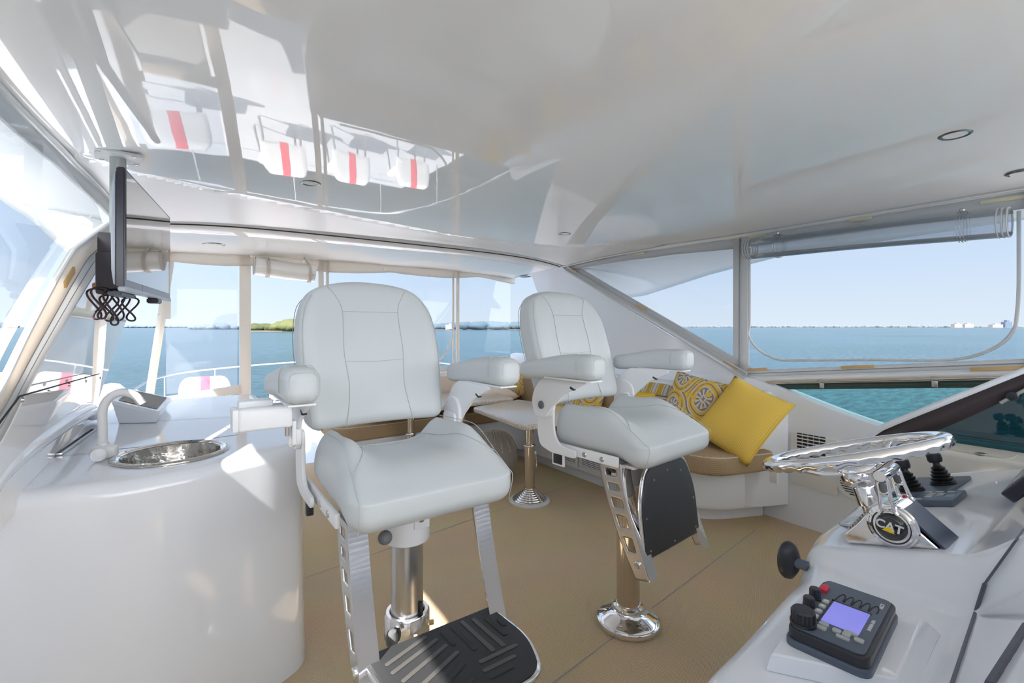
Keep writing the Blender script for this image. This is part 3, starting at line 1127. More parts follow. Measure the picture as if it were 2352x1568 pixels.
def shore(name, lab, cat, px0, px1, Y, hpx, mt, seed, n, sandm=None, kind='stuff'):
    random.seed(seed)
    m = MB()
    for i in range(n):
        t = (i + random.random()) / n
        px = lerp(px0, px1, t)
        hh = hpx * (0.45 + 0.55 * math.sin(PI * min(1, max(0.03, (t * 1.0)))) ** .4) * random.uniform(.6, 1.0)
        H = hh * Y / FPX
        wdt = H * random.uniform(.7, 1.3)
        p = at(px, HZ, Y + random.uniform(-5, 5) * Y / 300)
        tb = bmesh.new()
        bmesh.ops.create_icosphere(tb, subdivisions=2, radius=1)
        for v in tb.verts:
            v.co *= 1 + .35 * noise.noise(v.co * 2.3 + Vector((i * 3.1, 0, 0)))
            v.co = Vector((v.co.x * wdt, v.co.y * wdt, max(-.9, v.co.z) * H * .55 + H * .45))
        m._merge(tb, Matrix.Translation(Vector((p.x, p.y, WZ))))
    o = m.build(name, mt, smooth=180)
    return tag(o, lab, cat, kind=kind)


shore('island_trees', 'pale green bushy trees on the near island, left of the large seat back', 'trees', 632, 700, 620, 27, foliage2, 3, 26)
shore('island_trees', 'darker green trees on the near island, just right of the canvas post', 'trees', 560, 628, 640, 20, foliage, 4, 26)
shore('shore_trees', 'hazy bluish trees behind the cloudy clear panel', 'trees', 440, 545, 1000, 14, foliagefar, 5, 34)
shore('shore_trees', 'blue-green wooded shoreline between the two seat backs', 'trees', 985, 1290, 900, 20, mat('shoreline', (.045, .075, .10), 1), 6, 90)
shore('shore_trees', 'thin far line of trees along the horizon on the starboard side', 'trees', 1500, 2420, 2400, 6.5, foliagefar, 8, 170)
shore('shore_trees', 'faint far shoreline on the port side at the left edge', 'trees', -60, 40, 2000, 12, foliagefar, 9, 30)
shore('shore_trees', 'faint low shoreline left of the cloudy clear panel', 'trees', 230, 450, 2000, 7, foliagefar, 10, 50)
def strip_land(lab, px0, px1, Y, h):
    m = MB()
    a = at(px0, HZ, Y); b = at(px1, HZ, Y); c = at(px1, HZ, Y * 1.06); d = at(px0, HZ, Y * 1.06)
    m.slab([(a.x, a.y), (b.x, b.y), (c.x, c.y), (d.x, d.y)], WZ - .5, WZ + h, 0)
    tag(m.build('beach', sand), lab, 'beach')
strip_land('narrow sandy beach at the foot of the near island', 560, 700, 600, .9)
strip_land('thin pale beach under the wooded shoreline between the seat backs', 985, 1290, 880, .7)
strip_land('far pale strip of shore under the starboard tree line', 1500, 2420, 2300, 1.0)
for (px, wd, hp_, mt, lb) in ((2197, 18, 8, bldw, 'white low building on the far shore, left one of the two groups'),
                             (2222, 20, 8, bldw, 'long white building on the far shore beside a lower white block'),
                             (2287, 24, 7, bldw, 'white building at the foot of the blue block on the far shore'),
                             (2312, 16, 13, bldb, 'tall blue-grey block on the far shore near the right edge'),
                             (1032, 14, 11, mat('far_house', (.20, .20, .22), 1), 'pale house with a gabled roof among the shoreline trees')):
    Y = 2250 if px > 1500 else 850
    p = at(px, HZ, Y)
    m = MB()
    k = Y / FPX
    m.box((p.x, p.y, WZ + hp_ * k / 2 + 1), (wd * k, 20, hp_ * k), rot=-YAW)
    m.box((p.x + 3, p.y, WZ + hp_ * k * .8 + 1), (wd * k * .4, 14, hp_ * k), rot=-YAW)
    tag(m.build('shore_building', mt), lb, 'building', 'buildings on the far shore' if px > 1500 else None)

# ================================================================== WET BAR (port console)
bar = thing('wet_bar', 'long glossy white wet bar cabinet with a round steel sink, along the port side', 'cabinet', (0.0, 2.6, 0))
front = curve([(-.62, 1.86, 0), (-.40, 1.80, 0), (-.18, 1.765, 0), (0.0, 1.785, 0), (.17, 1.85, 0), (.29, 1.90, 0), (.37, 1.96, 0), (.405, 2.08, 0)], 5)
poly = [(p.x, p.y) for p in front] + [(.41, 2.6), (.41, 3.62), (-.35, 3.62), (-.40, 2.9), (-.40, 1.93), (-.62, 1.93)]
SK = Vector((-.030, 2.055)); SR = .150
CT = .85
m = MB()
# rounded shell without its top face, then the top with a hole for the sink
rr = .045
prof = [(.012, 0.0), (0.006, .10), (0, .40)] + [(rr * (1 - math.cos(t)), CT - rr * (1 - math.sin(t))) for t in [PI / 2 * i / 6 for i in range(7)]]
mm = len(poly)
P = [Vector((*p, 0)) for p in poly]
nor = []
for i in range(mm):
    e1 = (P[i] - P[i - 1]).normalized(); e2 = (P[(i + 1) % mm] - P[i]).normalized()
    q = Vector((-e1.y - e2.y, e1.x + e2.x, 0)); nor.append(q / max(.35, q.length_squared / 2))
rings = []
for d, z in prof:
    s_ = -1 if z < .41 else 1
    rings.append(m.verts([P[i] + nor[i] * (d * s_) + Vector((0, 0, z)) for i in range(mm)]))
for a, b in zip(rings, rings[1:]):
    for i in range(mm): m.face([a[i], a[(i + 1) % mm], b[(i + 1) % mm], b[i]])
hole = m.verts([(SK.x + SR * math.cos(2 * PI * i / 48), SK.y + SR * math.sin(2 * PI * i / 48), CT) for i in range(48)])
edges = []
for R_ in (rings[-1], hole):
    for i in range(len(R_)):
        a, b = R_[i], R_[(i + 1) % len(R_)]
        e_ = m.bm.edges.get((a, b)) or m.bm.edges.new((a, b))
        edges.append(e_)
bmesh.ops.triangle_fill(m.bm, edges=edges, use_beauty=True)
m.build('cabinet_body', gel, bar, smooth=40)
m = MB()
m.lathe([(SR + .022, CT + .001), (SR + .022, CT + .006), (SR + .012, CT + .010), (SR + .002, CT + .007), (SR - .003, CT - .002), (SR - .012, CT - .03), (SR - .022, CT - .09), (SR - .045, CT - .13), (SR - .09, CT - .15), (0.02, CT - .155), (0, CT - .155)], (SK.x, SK.y, 0), 64)
sk = m.build('sink', steelsink, bar, smooth=50)
m = MB(); m.lathe([(0, .006), (.018, .006), (.022, .002), (.026, 0)], (SK.x, SK.y, CT - .155), 24)
m.build('drain', chrome, sk)
m = MB(); m.lathe([(SR - .004, CT + .004), (SR + .012, CT + .011), (SR + .023, CT + .002)], (SK.x, SK.y, 0), 64)
m.build('sink_rim', chrome, bar, smooth=60)
def sline(pts, wd=.0025, name='hatch_seam', par=bar, z=CT, mt=seamm):
    m = MB()
    for a, b in zip(pts, pts[1:]):
        a = Vector(a); b = Vector(b); d = (b - a).normalized(); k = Vector((-d.y, d.x)) * wd
        m.face(m.verts([(*(a - k), z + .0006), (*(b - k), z + .0006), (*(b + k), z + .0006), (*(a + k), z + .0006)]))
    return m.build(name, mt, par)
def zz2(*pp): return [tuple(onz(px, py, CT).xy) for px, py in pp]
sline(zz2((256, 1033), (400, 1018), (547, 998)), .003)
sline(zz2((140, 1047), (235, 1038)), .0015)
sline([(-.30, 2.86), (.40, 2.66)], .0015)
m = MB()
a = onz(133, 1047, CT); b = onz(214, 990, CT)
m.box((a + b) / 2 + Vector((0, 0, .005)), ((b - a).length, .022, .010), rot=math.atan2((b - a).y, (b - a).x), bev=.002)
gs = m.build('steel_grille', alu, bar)
m = MB()
for i in range(28):
    p = a.lerp(b, (i + .5) / 28)
    m.box(p + Vector((0, 0, .0105)), (.006, .010, .001), rot=math.atan2((b - a).y, (b - a).x))
m.build('grille_slots', darkgap, gs)

# tap
tp = thing('tap', 'white curved swan-neck tap standing beside the round sink', 'tap', onz(232, 1060, CT))
T0 = onz(236, 1052, CT)
m = MB()
sp = curve([T0 + Vector((0, 0, .02)), T0 + Vector((0, .0, .10)), T0 + Vector((.0, .0, .165)), T0 + Vector((.018, -.004, .205)), T0 + Vector((.052, -.012, .222)), T0 + Vector((.088, -.020, .208)), T0 + Vector((.108, -.025, .178))], 7)
m.tube(sp, .0135, 16)
m.build('spout', plastic, tp, smooth=60)
m = MB()
m.cyl(T0, T0 + Vector((0, 0, .055)), .021, .017, 24)
m.box(T0 + Vector((.018, -.012, .022)), (.05, .034, .044), bev=.012, seg=3)
m.build('tap_body', plastic, tp)
m = MB()
h0 = T0 + Vector((-.010, -.030, .028))
m.cyl(h0, h0 + Vector((.006, -.036, -.002)), .024, .021, 28)
m.lathe([(.021, 0), (.014, .004), (0, .005)], h0 + Vector((.006, -.036, -.002)), 24, M=Matrix.Rotation(PI / 2, 4, 'X'))
m.build('tap_handle', plastic, tp)

# wedge-topped speaker box
bx = thing('speaker_box', 'white box with a sloping grey mesh top at the far end of the wet bar', 'speaker', (-.17, 2.98, CT))
bp = [(-.262, 2.80), (-.085, 2.72), (-.05, 3.22), (-.235, 3.29)]
zt = [.962, .905, .905, .962]
m = MB()
base_ = [Vector((bp[0][0] + .02, bp[0][1] + .03, CT + .001)), Vector((bp[1][0] - .015, bp[1][1] + .03, CT + .001)), Vector((bp[2][0] - .03, bp[2][1] - .03, CT + .001)), Vector((bp[3][0] + .02, bp[3][1] - .03, CT + .001))]
mid = [Vector((*p, z - .016)) for p, z in zip(bp, zt)]
tt = [Vector((*p, z)) for p, z in zip(bp, zt)]
rg = [m.verts(q) for q in (base_, mid, tt)]
for a_, b_ in zip(rg, rg[1:]):
    for i in range(4): m.face([a_[i], a_[(i + 1) % 4], b_[(i + 1) % 4], b_[i]])
m.face(rg[0][::-1]); m.face(rg[2])
m.build('speaker_housing', gel, bx, smooth=20, bevel=.004)
m = MB()
cc = sum(tt, Vector()) / 4
ins = [cc.lerp(p, .82) + Vector((0, 0, .003)) for p in tt]
m.face(m.verts(ins))
mesh_ = mat('grey_mesh', (.62, .62, .62), .8)
g_ = m.build('speaker_grille', mesh_, bx)
m = MB()
for i in range(1, 22):
    t = i / 22
    a_ = ins[0].lerp(ins[3], t) + Vector((0, 0, .001)); b_ = ins[1].lerp(ins[2], t) + Vector((0, 0, .001))
    m.tube([a_, b_], .0012, 4)
m.build('grille_ribs', mat('mesh_rib', (.36, .36, .38), .8), g_)

# ================================================================== HELM CHAIRS
def make_chair(label, deployed, polished, ctl):
    root = thing('helm_chair', label, 'chair', (0, 0, 0), 'white leather helm chairs')
    # pedestal ------------------------------------------------
    polem = bronze if polished else alu
    if polished:
        m = MB(); m.cyl((0, 0, .03), (0, 0, .66), .050, n=48); m.build('pole', bronze, root)
        m = MB(); m.lathe([(0, 0), (.132, 0), (.136, .008), (.134, .020), (.128, .022), (.129, .028), (.122, .034), (.085, .046), (.066, .056), (.062, .064), (.066, .070), (.064, .078), (.052, .082), (.052, .09), (0, .09)], n=64)
        bf = m.build('base_flange', chrome, root, smooth=40)
        for i in range(6):
            a = 2 * PI * (i + .3) / 6
            m = MB(); m.lathe([(0, .004), (.006, .004), (.0085, .001), (.0085, -.004)], (.104 * math.cos(a), .104 * math.sin(a), .0405), 16)
            m.build('flange_screw', satin, bf)
    else:
        m = MB(); m.cyl((0, 0, .30), (0, 0, .66), .0505, n=48); pl = m.build('pole', alu, root)
        m = MB(); m.box((.026, -.046, .405), (.012, .014, .05), bev=.004); m.build('pole_slot', darkgap, pl)
        m = MB(); m.lathe([(0, 0), (.13, 0), (.134, .01), (.125, .03), (.075, .055), (.066, .08), (.066, .29), (.071, .30), (.071, .385), (.066, .392), (.056, .392), (.053, .388), (.053, .30), (0, .30)], n=64)
        cl = m.build('base_collar', chrome, root, smooth=40)
        m = MB(); m.lathe([(.0716, .315), (.0722, .317), (.0716, .319)], n=64); m.build('collar_groove', darkgap, cl)
        m = MB(); m.cyl((-.058, -.045, .30), (-.068, -.052, .20), .0045); m.cyl((-.052, -.040, .315), (-.078, -.062, .318), .010)
        lv = m.build('lever', chrome, root)
        m = MB(); m.lathe([(0, -.030), (.010, -.028), (.018, -.010), (.019, .008), (.013, .024), (0, .030)], (-.072, -.056, .352), 24); m.build('lever_knob', knobm, lv)
        m = MB(); m.cyl((.060, -.036, .345), (.072, -.043, .347), .008, n=6); m.build('brass_bolt', mat('brass', (.8, .6, .3), .25, metal=1), cl)
    m = MB(); m.lathe([(.052, .618), (.066, .618), (.071, .622), (.072, .632), (.072, .755), (0, .755)], n=48)
    cup = m.build('swivel_cup', plastic, root, smooth=40)
    if not polished:
        m = MB(); m.box((.018, -.0725, .70), (.052, .006, .056), bev=.004); lt = m.build('latch_plate', plastic, cup)
        m = MB(); m.box((.016, -.077, .703), (.014, .004, .020), bev=.002); m.build('latch_button', satin, lt)
    # seat plate and side rails
    m = MB(); m.box((0, 0.01, .752), (.40, .36, .012), bev=.003); m.build('seat_plate', gelmatte, root)
    for s in (-1, 1):
        m = MB(); m.box((s * .252, .065, .778), (.014, .40, .040), bev=.004); rl = m.build('seat_rail', plastic, root)
        for yy in (-.06, .03):
            m = MB(); m.lathe([(0, .003), (.009, .003), (.011, 0)], (0, 0, 0), 16, M=Matrix.Translation(Vector((s * .259, yy, .776))) @ Matrix.Rotation(s * PI / 2, 4, 'Y'))
            m.build('rail_screw', satin, rl)
    # seat cushion ---------------------------------------------
    def seatf(p):
        x, y, z = p
        a = abs(x) / .25
        yn = (y + .24) / .46                       # 0 front .. 1 rear
        top = max(0.0, z) / .065
        # bolsters at the sides, hollow in the middle
        bol = sstep(.50, .80, a) * .044 * sstep(.05, .5, yn)
        hollow = -.026 * (1 - sstep(.3, .75, a)) * sstep(.15, .5, yn)
        crest = -.040 * max(0.0, 1 - yn / .55) ** 2 + .012 * math.exp(-((yn - .42) / .22) ** 2)
        slope = .008
        dz = (bol + hollow + crest + slope) * top
        # waterfall front
        fr = sstep(.32, 0.0, yn)
        dz -= fr * fr * (.010 * top)
        if z < 0: dz -= .032 * fr
        yy = y - .024 * fr * max(0, 1 - (z / .075) ** 2) - .004 * fr
        xx = x * (1 + .02 * fr - .03 * sstep(.7, 1, yn))
        return Vector((xx, yy, z + .845 + dz))
    m = MB(); m.rbox((.50, .47, .13), .063, f=lambda p: seatf(p + Vector((0, 0, 0))) , dens=26)
    for v in m.bm.verts: pass
    seat = m.build('seat', vinyl, root, smooth=180)
    def seam(name, par, pts, f, off=.0012, r=.0011, n=6):
        m = MB(); q = curve([f(Vector(p)) for p in pts], n); m.tube(q, r, 6); return m.build(name, stitch, par)
    for s in (-1, 1):
        seam('stitching', seat, [(s * .222, .205, .064), (s * .222, .08, .066), (s * .222, -.06, .066), (s * .224, -.16, .064), (s * .226, -.215, .045), (s * .228, -.231, .0), (s * .226, -.222, -.045)], seatf)
        seam('stitching', seat, [(s * .13, .20, .066), (s * .145, .05, .0665), (s * .16, -.05, .0665), (s * .185, -.12, .066), (s * .222, -.165, .064)], seatf)
    seam('stitching', seat, [(-.13, .14, .066), (0, .145, .066), (.13, .14, .066)], seatf)
    # backrest ---------------------------------------------------
    BZ0, BZ1 = .945, 1.475
    def backf(p):
        x, y, z = p                                   # y: thickness, z: -H/2..H/2
        t = (z + .265) / .53
        k = max(0.0, (t - .52) / .48)
        fac = .56 + .44 * math.sqrt(max(0.0, 1 - min(1.0, k) ** 2.6))
        fac *= 1 - .05 * (1 - sstep(0, .45, t))
        xx = x * fac
        a = abs(x) / .265
        zb = BZ0 + t * (BZ1 - BZ0)
        zb += -.020 * a ** 2 * (t > .5) * (t - .5) * 2
        front = 1 if y < 0 else 0
        wings = -.022 * sstep(.45, .9, a) * front * sstep(1.0, .7, t)
        dish = .010 * (1 - sstep(.1, .6, a)) * front
        yb = .285 + .245 * t * .53 / .53 * .62 + y + wings + dish + (.012 * math.sin(t * PI) * (1 - front))
        return Vector((xx, yb, zb))
    m = MB(); m.rbox((.53, .10, .53), .045, f=lambda p: backf(p), dens=26)
    back = m.build('backrest', vinyl, root, smooth=180)
    yf = -.0512
    for s in (-1, 1):
        seam('stitching', back, [(s * .13, yf, -.262), (s * .105, yf, -.13), (s * .112, yf, .0), (s * .112, yf, .148), (s * .150, yf, .21), (s * .215, yf, .252)], backf)
        seam('stitching', back, [(s * .252, yf + .012, -.23), (s * .2545, yf + .012, 0), (s * .2545, yf + .012, .15), (s * .25, yf + .012, .22)], backf, n=10)
    seam('stitching', back, [(-.112, yf, .148), (0, yf, .146), (.112, yf, .148)], backf)
    seam('stitching', back, [(-.112, yf, -.035), (0, yf, -.040), (.112, yf, -.035)], backf)
    m = MB(); m.tube(curve([backf(Vector((s_, .03, z_))) + Vector((0, .001, 0)) for s_, z_ in ((-.266, -.22), (-.266, 0), (-.266, .13), (-.262, .2), (-.22, .255), (-.1, .267), (.1, .267), (.22, .255), (.262, .2), (.266, .13), (.266, 0), (.266, -.22))], 5), .0013, 6)
    m.build('zip', seamm, back)
    # arms --------------------------------------------------------
    for s in (-1, 1):
        xa = s * .332
        arm = MB()
        # rear pivot disc + link up to the pad
        pv = Vector((s * .283, .235, .965))
        pol = rpoly([(.295, .965), (.270, .905), (.205, .910), (.170, .955), (.09, 1.025), (-.02, 1.075), (-.02, 1.089), (.20, 1.089), (.25, 1.06), (.285, 1.01)], .02)
        arm.prism(pol, lambda y, z: (s * .292, y, z), lambda y, z: (s * .306, y, z))
        arm.cyl(pv + Vector((-s * .003, -.003, -.003)), pv + Vector((s * .012, -.003, -.003)), .062, n=40)
        br = arm.build('arm_bracket', plastic, root, bevel=.003)
        m = MB(); m.lathe([(0, .010), (.011, .009), (.017, .004), (.018, 0)], (0, 0, 0), 24, M=Matrix.Translation(Vector((s * .306, .232, .96))) @ Matrix.Rotation(s * PI / 2, 4, 'Y'))
        m.build('arm_knob' if s < 0 else 'pivot_cap', knobm if s < 0 else satin, br)
        m = MB(); m.box((s * .2995, .055, 1.048), (.016, .022, .010), rot=Matrix.Rotation(.4, 4, 'X'), bev=.002); m.build('tilt_wheel', blackp, br)
        # strap from the pivot down to the seat rail
        m = MB()
        sp_ = rpoly([(.185, .965), (.278, .965), (.286, .84), (.270, .775), (.20, .755), (.06, .755), (.06, .788), (.150, .795), (.178, .83), (.185, .88)], .022)
        m.prism(sp_, lambda y, z: (s * .268, y, z), lambda y, z: (s * .280, y, z))
        m.build('arm_strap', plastic, root, bevel=.003)
        # pad
        def padf(p, s=s):
            x, y, z = p
            yn = (y + .20) / .40                  # 0 front .. 1 rear
            h = 1 - .24 * sstep(.25, 1.0, yn)
            zz_ = (z + .048) * h - .048
            return Vector((x * (1 - .10 * yn) + xa, y * 1.08 + .100, zz_ + 1.142 - .018 * sstep(.3, 1, yn)))
        m = MB(); m.rbox((.096, .40, .098), .034, f=padf, dens=18)
        pd = m.build('arm_pad', vinyl, root, smooth=180)
        pts = []
        yy = -.125
        for x_, z_ in ((-.049, -.02), (-.049, .015), (-.044, .040), (-.030, .050), (0, .0505), (.030, .050), (.044, .040), (.049, .015), (.049, -.02), (.044, -.042), (.03, -.05)):
            pts.append(padf(Vector((x_, yy, z_))))
        m = MB(); m.tube(curve(pts, 4), .0013, 6); m.build('stitching', stitch, pd)
        m = MB(); m.tube(curve([padf(Vector((x_, -.199 + .006, z_))) for x_, z_ in ((-.030, -.030), (-.034, 0), (-.030, .032), (0, .036), (.030, .032), (.034, 0), (.030, -.030))], 4), .0010, 6); m.build('stitching', stitch, pd)
        m = MB(); m.box((xa, .03, 1.0905), (.07, .25, .006), bev=.002); m.build('pad_plate', gelmatte, root)
        # ladder legs that carry the footrest
        leg = MB()
        c0 = Vector((s * .222, 0, 0))
        outer = [(-.125, .765), (-.015, .765), (-.035, .62), (-.075, .50), (-.125, .40), (-.185, .335), (-.235, .335), (-.255, .37), (-.225, .44), (-.165, .54), (-.132, .64)]
        # side plate with punched slots: strips between the slots
        F = lambda t: (lerp(-.125, -.252, t ** 1.35), lerp(.765, .36, t))       # forward edge
        G = lambda t: (lerp(-.020, -.195, t ** 1.5), lerp(.765, .345, t))       # rear edge
        nsl = 30
        def inside(u, v):
            for a_, b_ in ((.07, .135), (.20, .27), (.34, .42), (.49, .58), (.66, .78)):
                if a_ < v < b_ and .24 < u < .72: return False
            return True
        def lf(u, v):
            a_ = F(v); b_ = G(v)
            return Vector((c0.x, lerp(a_[0], b_[0], u), lerp(a_[1], b_[1], u)))
        leg.grid(12, 60, lf, keep=inside)
        lg = leg.build('footrest_leg', satin if polished else alu, root, smooth=30, solid=.007)
        m = MB()
        m.grid(1, 30, lambda u, v: Vector((c0.x - s * lerp(-.003, .052, u), F(v)[0] - .001, F(v)[1])))
        fl_ = m.build('leg_flange', chrome, lg, smooth=60, solid=.005)
        for p_ in fl_.data.polygons: p_.use_smooth = False
        m = MB(); m.lathe([(0, .008), (.011, .008), (.014, .004), (.014, -.004)], (0, 0, 0), 20, M=Matrix.Translation(Vector((s * .227, -.205, .405))) @ Matrix.Rotation(s * PI / 2, 4, 'Y'))
        m.build('pivot_bolt', chrome, lg)
    # footplate -----------------------------------------------------
    fp = rpoly([(-.205, .005), (.205, .005), (.205, -.20), (.145, -.345), (-.145, -.345), (-.205, -.20)], [.01, .01, .06, .06, .06, .06], 5)
    fp = fp[::-1]
    if deployed:
        M_ = Matrix.Translation(Vector((0, -.185, .415))) @ Matrix.Rotation(math.radians(-4), 4, 'X')
    else:
        M_ = Matrix.Translation(Vector((0, -.205, .42))) @ Matrix.Rotation(math.radians(-82), 4, 'X')
        M_ = Matrix.Translation(Vector((0, -.215, .415))) @ Matrix.Rotation(math.radians(-97), 4, 'X')
    def onM(m):
        for v in m.bm.verts: v.co = M_ @ v.co
        return m
    m = MB(); m.slab(fp, -.008, .006, .003)
    fr_ = onM(m).build('footrest', chrome, root, smooth=40)
    q = [(x * .955, (y + .15) * .95 - .15) for x, y in fp]
    if deployed:
        m = MB(); m.slab(q, .006, .010, .002)
        mt_ = onM(m).build('rubber_mat', rubber, fr_, smooth=40)
        for i, (x0, y0, x1, y1) in enumerate([(-.165, -.075, -.03, -.025), (-.165, -.115, -.01, -.055), (-.155, -.160, .0, -.095), (-.13, -.205, .01, -.14), (-.10, -.25, .0, -.19),
                                  (.015, -.03, .015, -.11), (.050, -.025, .050, -.165), (.085, -.02, .085, -.20), (.118, -.03, .118, -.20), (.15, -.05, .15, -.16), (.175, -.08, .175, -.12),
                                  (.03, -.215, .15, -.215), (.02, -.25, .12, -.25), (.02, -.28, .09, -.28), (-.06, -.285, -.01, -.255)]):
            m = MB(); a_ = Vector((x0, y0, .010)); b_ = Vector((x1, y1, .010))
            L_ = (b_ - a_).length; an = math.atan2(b_.y - a_.y, b_.x - a_.x)
            sl = rpoly([(-L_ / 2, -.007), (L_ / 2, -.007), (L_ / 2, .007), (-L_ / 2, .007)], .0068, 4)
            R_ = Matrix.Translation((a_ + b_) / 2) @ Matrix.Rotation(an, 4, 'Z')
            m.slab(sl, 0, .0018, .0008)
            for v in m.bm.verts: v.co = R_ @ v.co
            onM(m).build('tread_ridge', ridge if i in (0, 1, 2, 3, 7, 8, 11, 12) else rubber, mt_)
    else:
        m = MB(); m.slab(q, -.012, -.008, .002)
        bd = onM(m).build('footrest_board', slate, fr_, smooth=40)
        for x_, y_ in ((-.17, -.03), (.17, -.03), (-.175, -.15), (.175, -.15), (-.10, -.28), (.10, -.28), (0, -.30), (0, -.02)):
            m = MB(); m.cyl((x_, y_, -.0118), (x_, y_, -.0135), .004, n=12); onM(m).build('board_screw', satin, bd)
    # under-seat levers
    for (x_, y_, z_) in (((-.12, -.13, .70), (.15, .06, .70)) if not polished else ((-.15, -.035, .715), (-.165, -.01, .69))):
        m = MB(); m.cyl((x_ * .8, y_ * .8, .75), (x_, y_, z_ + .012), .004); kb = m.build('lever', chrome, root)
        m = MB(); m.lathe([(.020 * math.cos(a_), .020 * math.sin(a_)) for a_ in [PI * (i_ / 10 - .5) for i_ in range(11)]], (x_, y_, z_), 24); m.build('lever_knob', knobm, kb)
    if polished:
        m = MB(); m.box((-.268, .165, .735), (.008, .072, .064), bev=.004); sw = m.build('switch_bracket', plastic, root)
        m = MB(); m.box((-.273, .165, .733), (.006, .05, .042), bev=.003); sw2 = m.build('rocker_switch', blackp, sw)
    if ctl:
        c = Vector((-.402, .062, 1.045))
        m = MB(); m.box(c, (.135, .085, .062), bev=.008, seg=3); cb = m.build('control_box', plastic, root)
        m = MB(); m.box(c + Vector((-.073, 0, 0)), (.016, .075, .060), bev=.004); m.build('control_box_cap', plastic, cb)
        m = MB(); m.box(c + Vector((-.022, .01, .0395)), (.085, .05, .018), bev=.004); m.build('control_switch', plastic, cb)
        m = MB(); m.box((-.325, .085, .99), (.012, .06, .07), bev=.003); m.box((-.31, .13, .965), (.03, .05, .05), bev=.006); m.build('control_bracket', plastic, root)
        m = MB(); m.cyl((-.345, .05, 1.012), (-.345, .05, .985), .006, n=12); m.build('clamp_screw', satin, cb)
        m = MB(); m.box((-.268, .13, .735), (.022, .020, .045), bev=.003); m.build('seat_catch', blackp, root)
    return root


ch1 = make_chair('white leather helm chair beside the wet bar, with ribbed black footrest folded down', True, False, True)
ch1.location = (.592, 1.433, 0)
ch2 = make_chair('white leather helm chair facing the steering wheel, with dark footrest board folded up', False, True, False)
ch2.location = (1.605, 1.402, 0)
ch2.rotation_euler = (0, 0, .10)

# ================================================================== SETTEE, TABLES, CUSHIONS
st = thing('settee', 'white moulded settee with tan woven cushions around the starboard and aft sides', 'sofa', (2.9, 3.0, 0))
inner_ = rpoly([(2.72, 1.78), (3.29, 1.56), (3.29, 4.61), (1.02, 4.61), (1.02, 3.84), (2.70, 3.84)], [.30, .03, .02, .02, .16, .20], 8)
m = MB(); m.slab(inner_, .09, .385, .03, .03)
m.build('settee_base', gel, st)
ik = rpoly([(2.80, 1.86), (3.29, 1.66), (3.29, 4.61), (1.10, 4.61), (1.10, 3.92), (2.79, 3.92)], [.26, .02, .02, .02, .12, .16], 8)
m = MB(); m.slab(ik, .0, .10, .0)
m.build('toe_kick', gel, st)
def cushion(name, poly, z0, z1, r=.035, mt=cushm, pipe=True, lab=None):
    m = MB()
    m.slab(poly, z0, z1, r, r * .7)
    o = m.build(name, mt, st, smooth=50)
    if pipe:
        q = MB()
        P = [Vector((*p, 0)) for p in poly]
        mm = len(P); ring = []
        for i in range(mm):
            e1 = (P[i] - P[i - 1]).normalized(); e2 = (P[(i + 1) % mm] - P[i]).normalized()
            n_ = Vector((-e1.y - e2.y, e1.x + e2.x, 0)); n_ = n_ / max(.35, n_.length_squared / 2)
            ring.append(P[i] + n_ * (r * .22) + Vector((0, 0, z1 - r * .35)))
        q.tube(ring, .004, 6, closed=True)
        q.build('piping', pipingm, o)
    return o
cushion('seat_cushion', rpoly([(2.62, 1.74), (2.70, 1.62), (3.12, 1.50), (3.16, 1.60), (3.16, 2.72), (2.68, 2.72)], [.16, .16, .06, .02, .02, .02], 8), .375, .50)
cushion('seat_cushion', rpoly([(2.68, 2.73), (3.16, 2.73), (3.16, 3.80), (2.68, 3.80)], .03), .375, .50)
cushion('seat_cushion', rpoly([(2.00, 3.80), (3.16, 3.81), (3.16, 4.36), (2.00, 4.36)], .03), .375, .50)
cushion('seat_cushion', rpoly([(.98, 3.80), (1.99, 3.80), (1.99, 4.36), (.98, 4.36)], [.14, .03, .03, .1], 8), .375, .50)
cushion('back_cushion', rpoly([(1.06, 4.37), (2.1, 4.37), (2.1, 4.56), (1.06, 4.56)], .05), .49, .80, .05, beige)
cushion('back_cushion', rpoly([(2.11, 4.37), (3.1, 4.37), (3.1, 4.56), (2.11, 4.56)], .05), .49, .80, .05, beige)
cushion('back_cushion', rpoly([(3.02, 2.2), (3.12, 2.2), (3.12, 4.3), (3.02, 4.3)], .03), .49, .76, .04, cushm)
# louvred grilles and fittings in the settee front
def louver(px, py, wd, ht, n, x=2.70, label=None):
    c = onx(px, py, x)
    m = MB(); m.box((x - .004, c.y, c.z), (.010, wd, ht), bev=.003)
    f = m.build('vent_panel', gelmatte, st)
    m = MB(); m.box((x - .0095, c.y, c.z), (.002, wd * .82, ht * .74)); d = m.build('vent_opening', mat_gap, f)
    m = MB()
    for i in range(n):
        z = c.z + ht * .74 * ((i + .5) / n - .5)
        m.box((x - .013, c.y, z), (.008, wd * .82, ht * .74 / n * .5), rot=Matrix.Rotation(.5, 4, 'Y'))
    m.build('vent_slats', gelmatte, f)
mat_gap = mat('vent_shadow', (.16, .16, .18), .8)
louver(1180, 1003, .22, .19, 8)
louver(1300, 1040, .30, .17, 9)
louver(1375, 1062, .44, .17, 9)
m = MB(); c = onx(1778, 1082, 3.22)
m.box(onx(1778, 1085, 3.06), (.03, .05, .13), bev=.008)
m.build('reading_light', plastic, st)

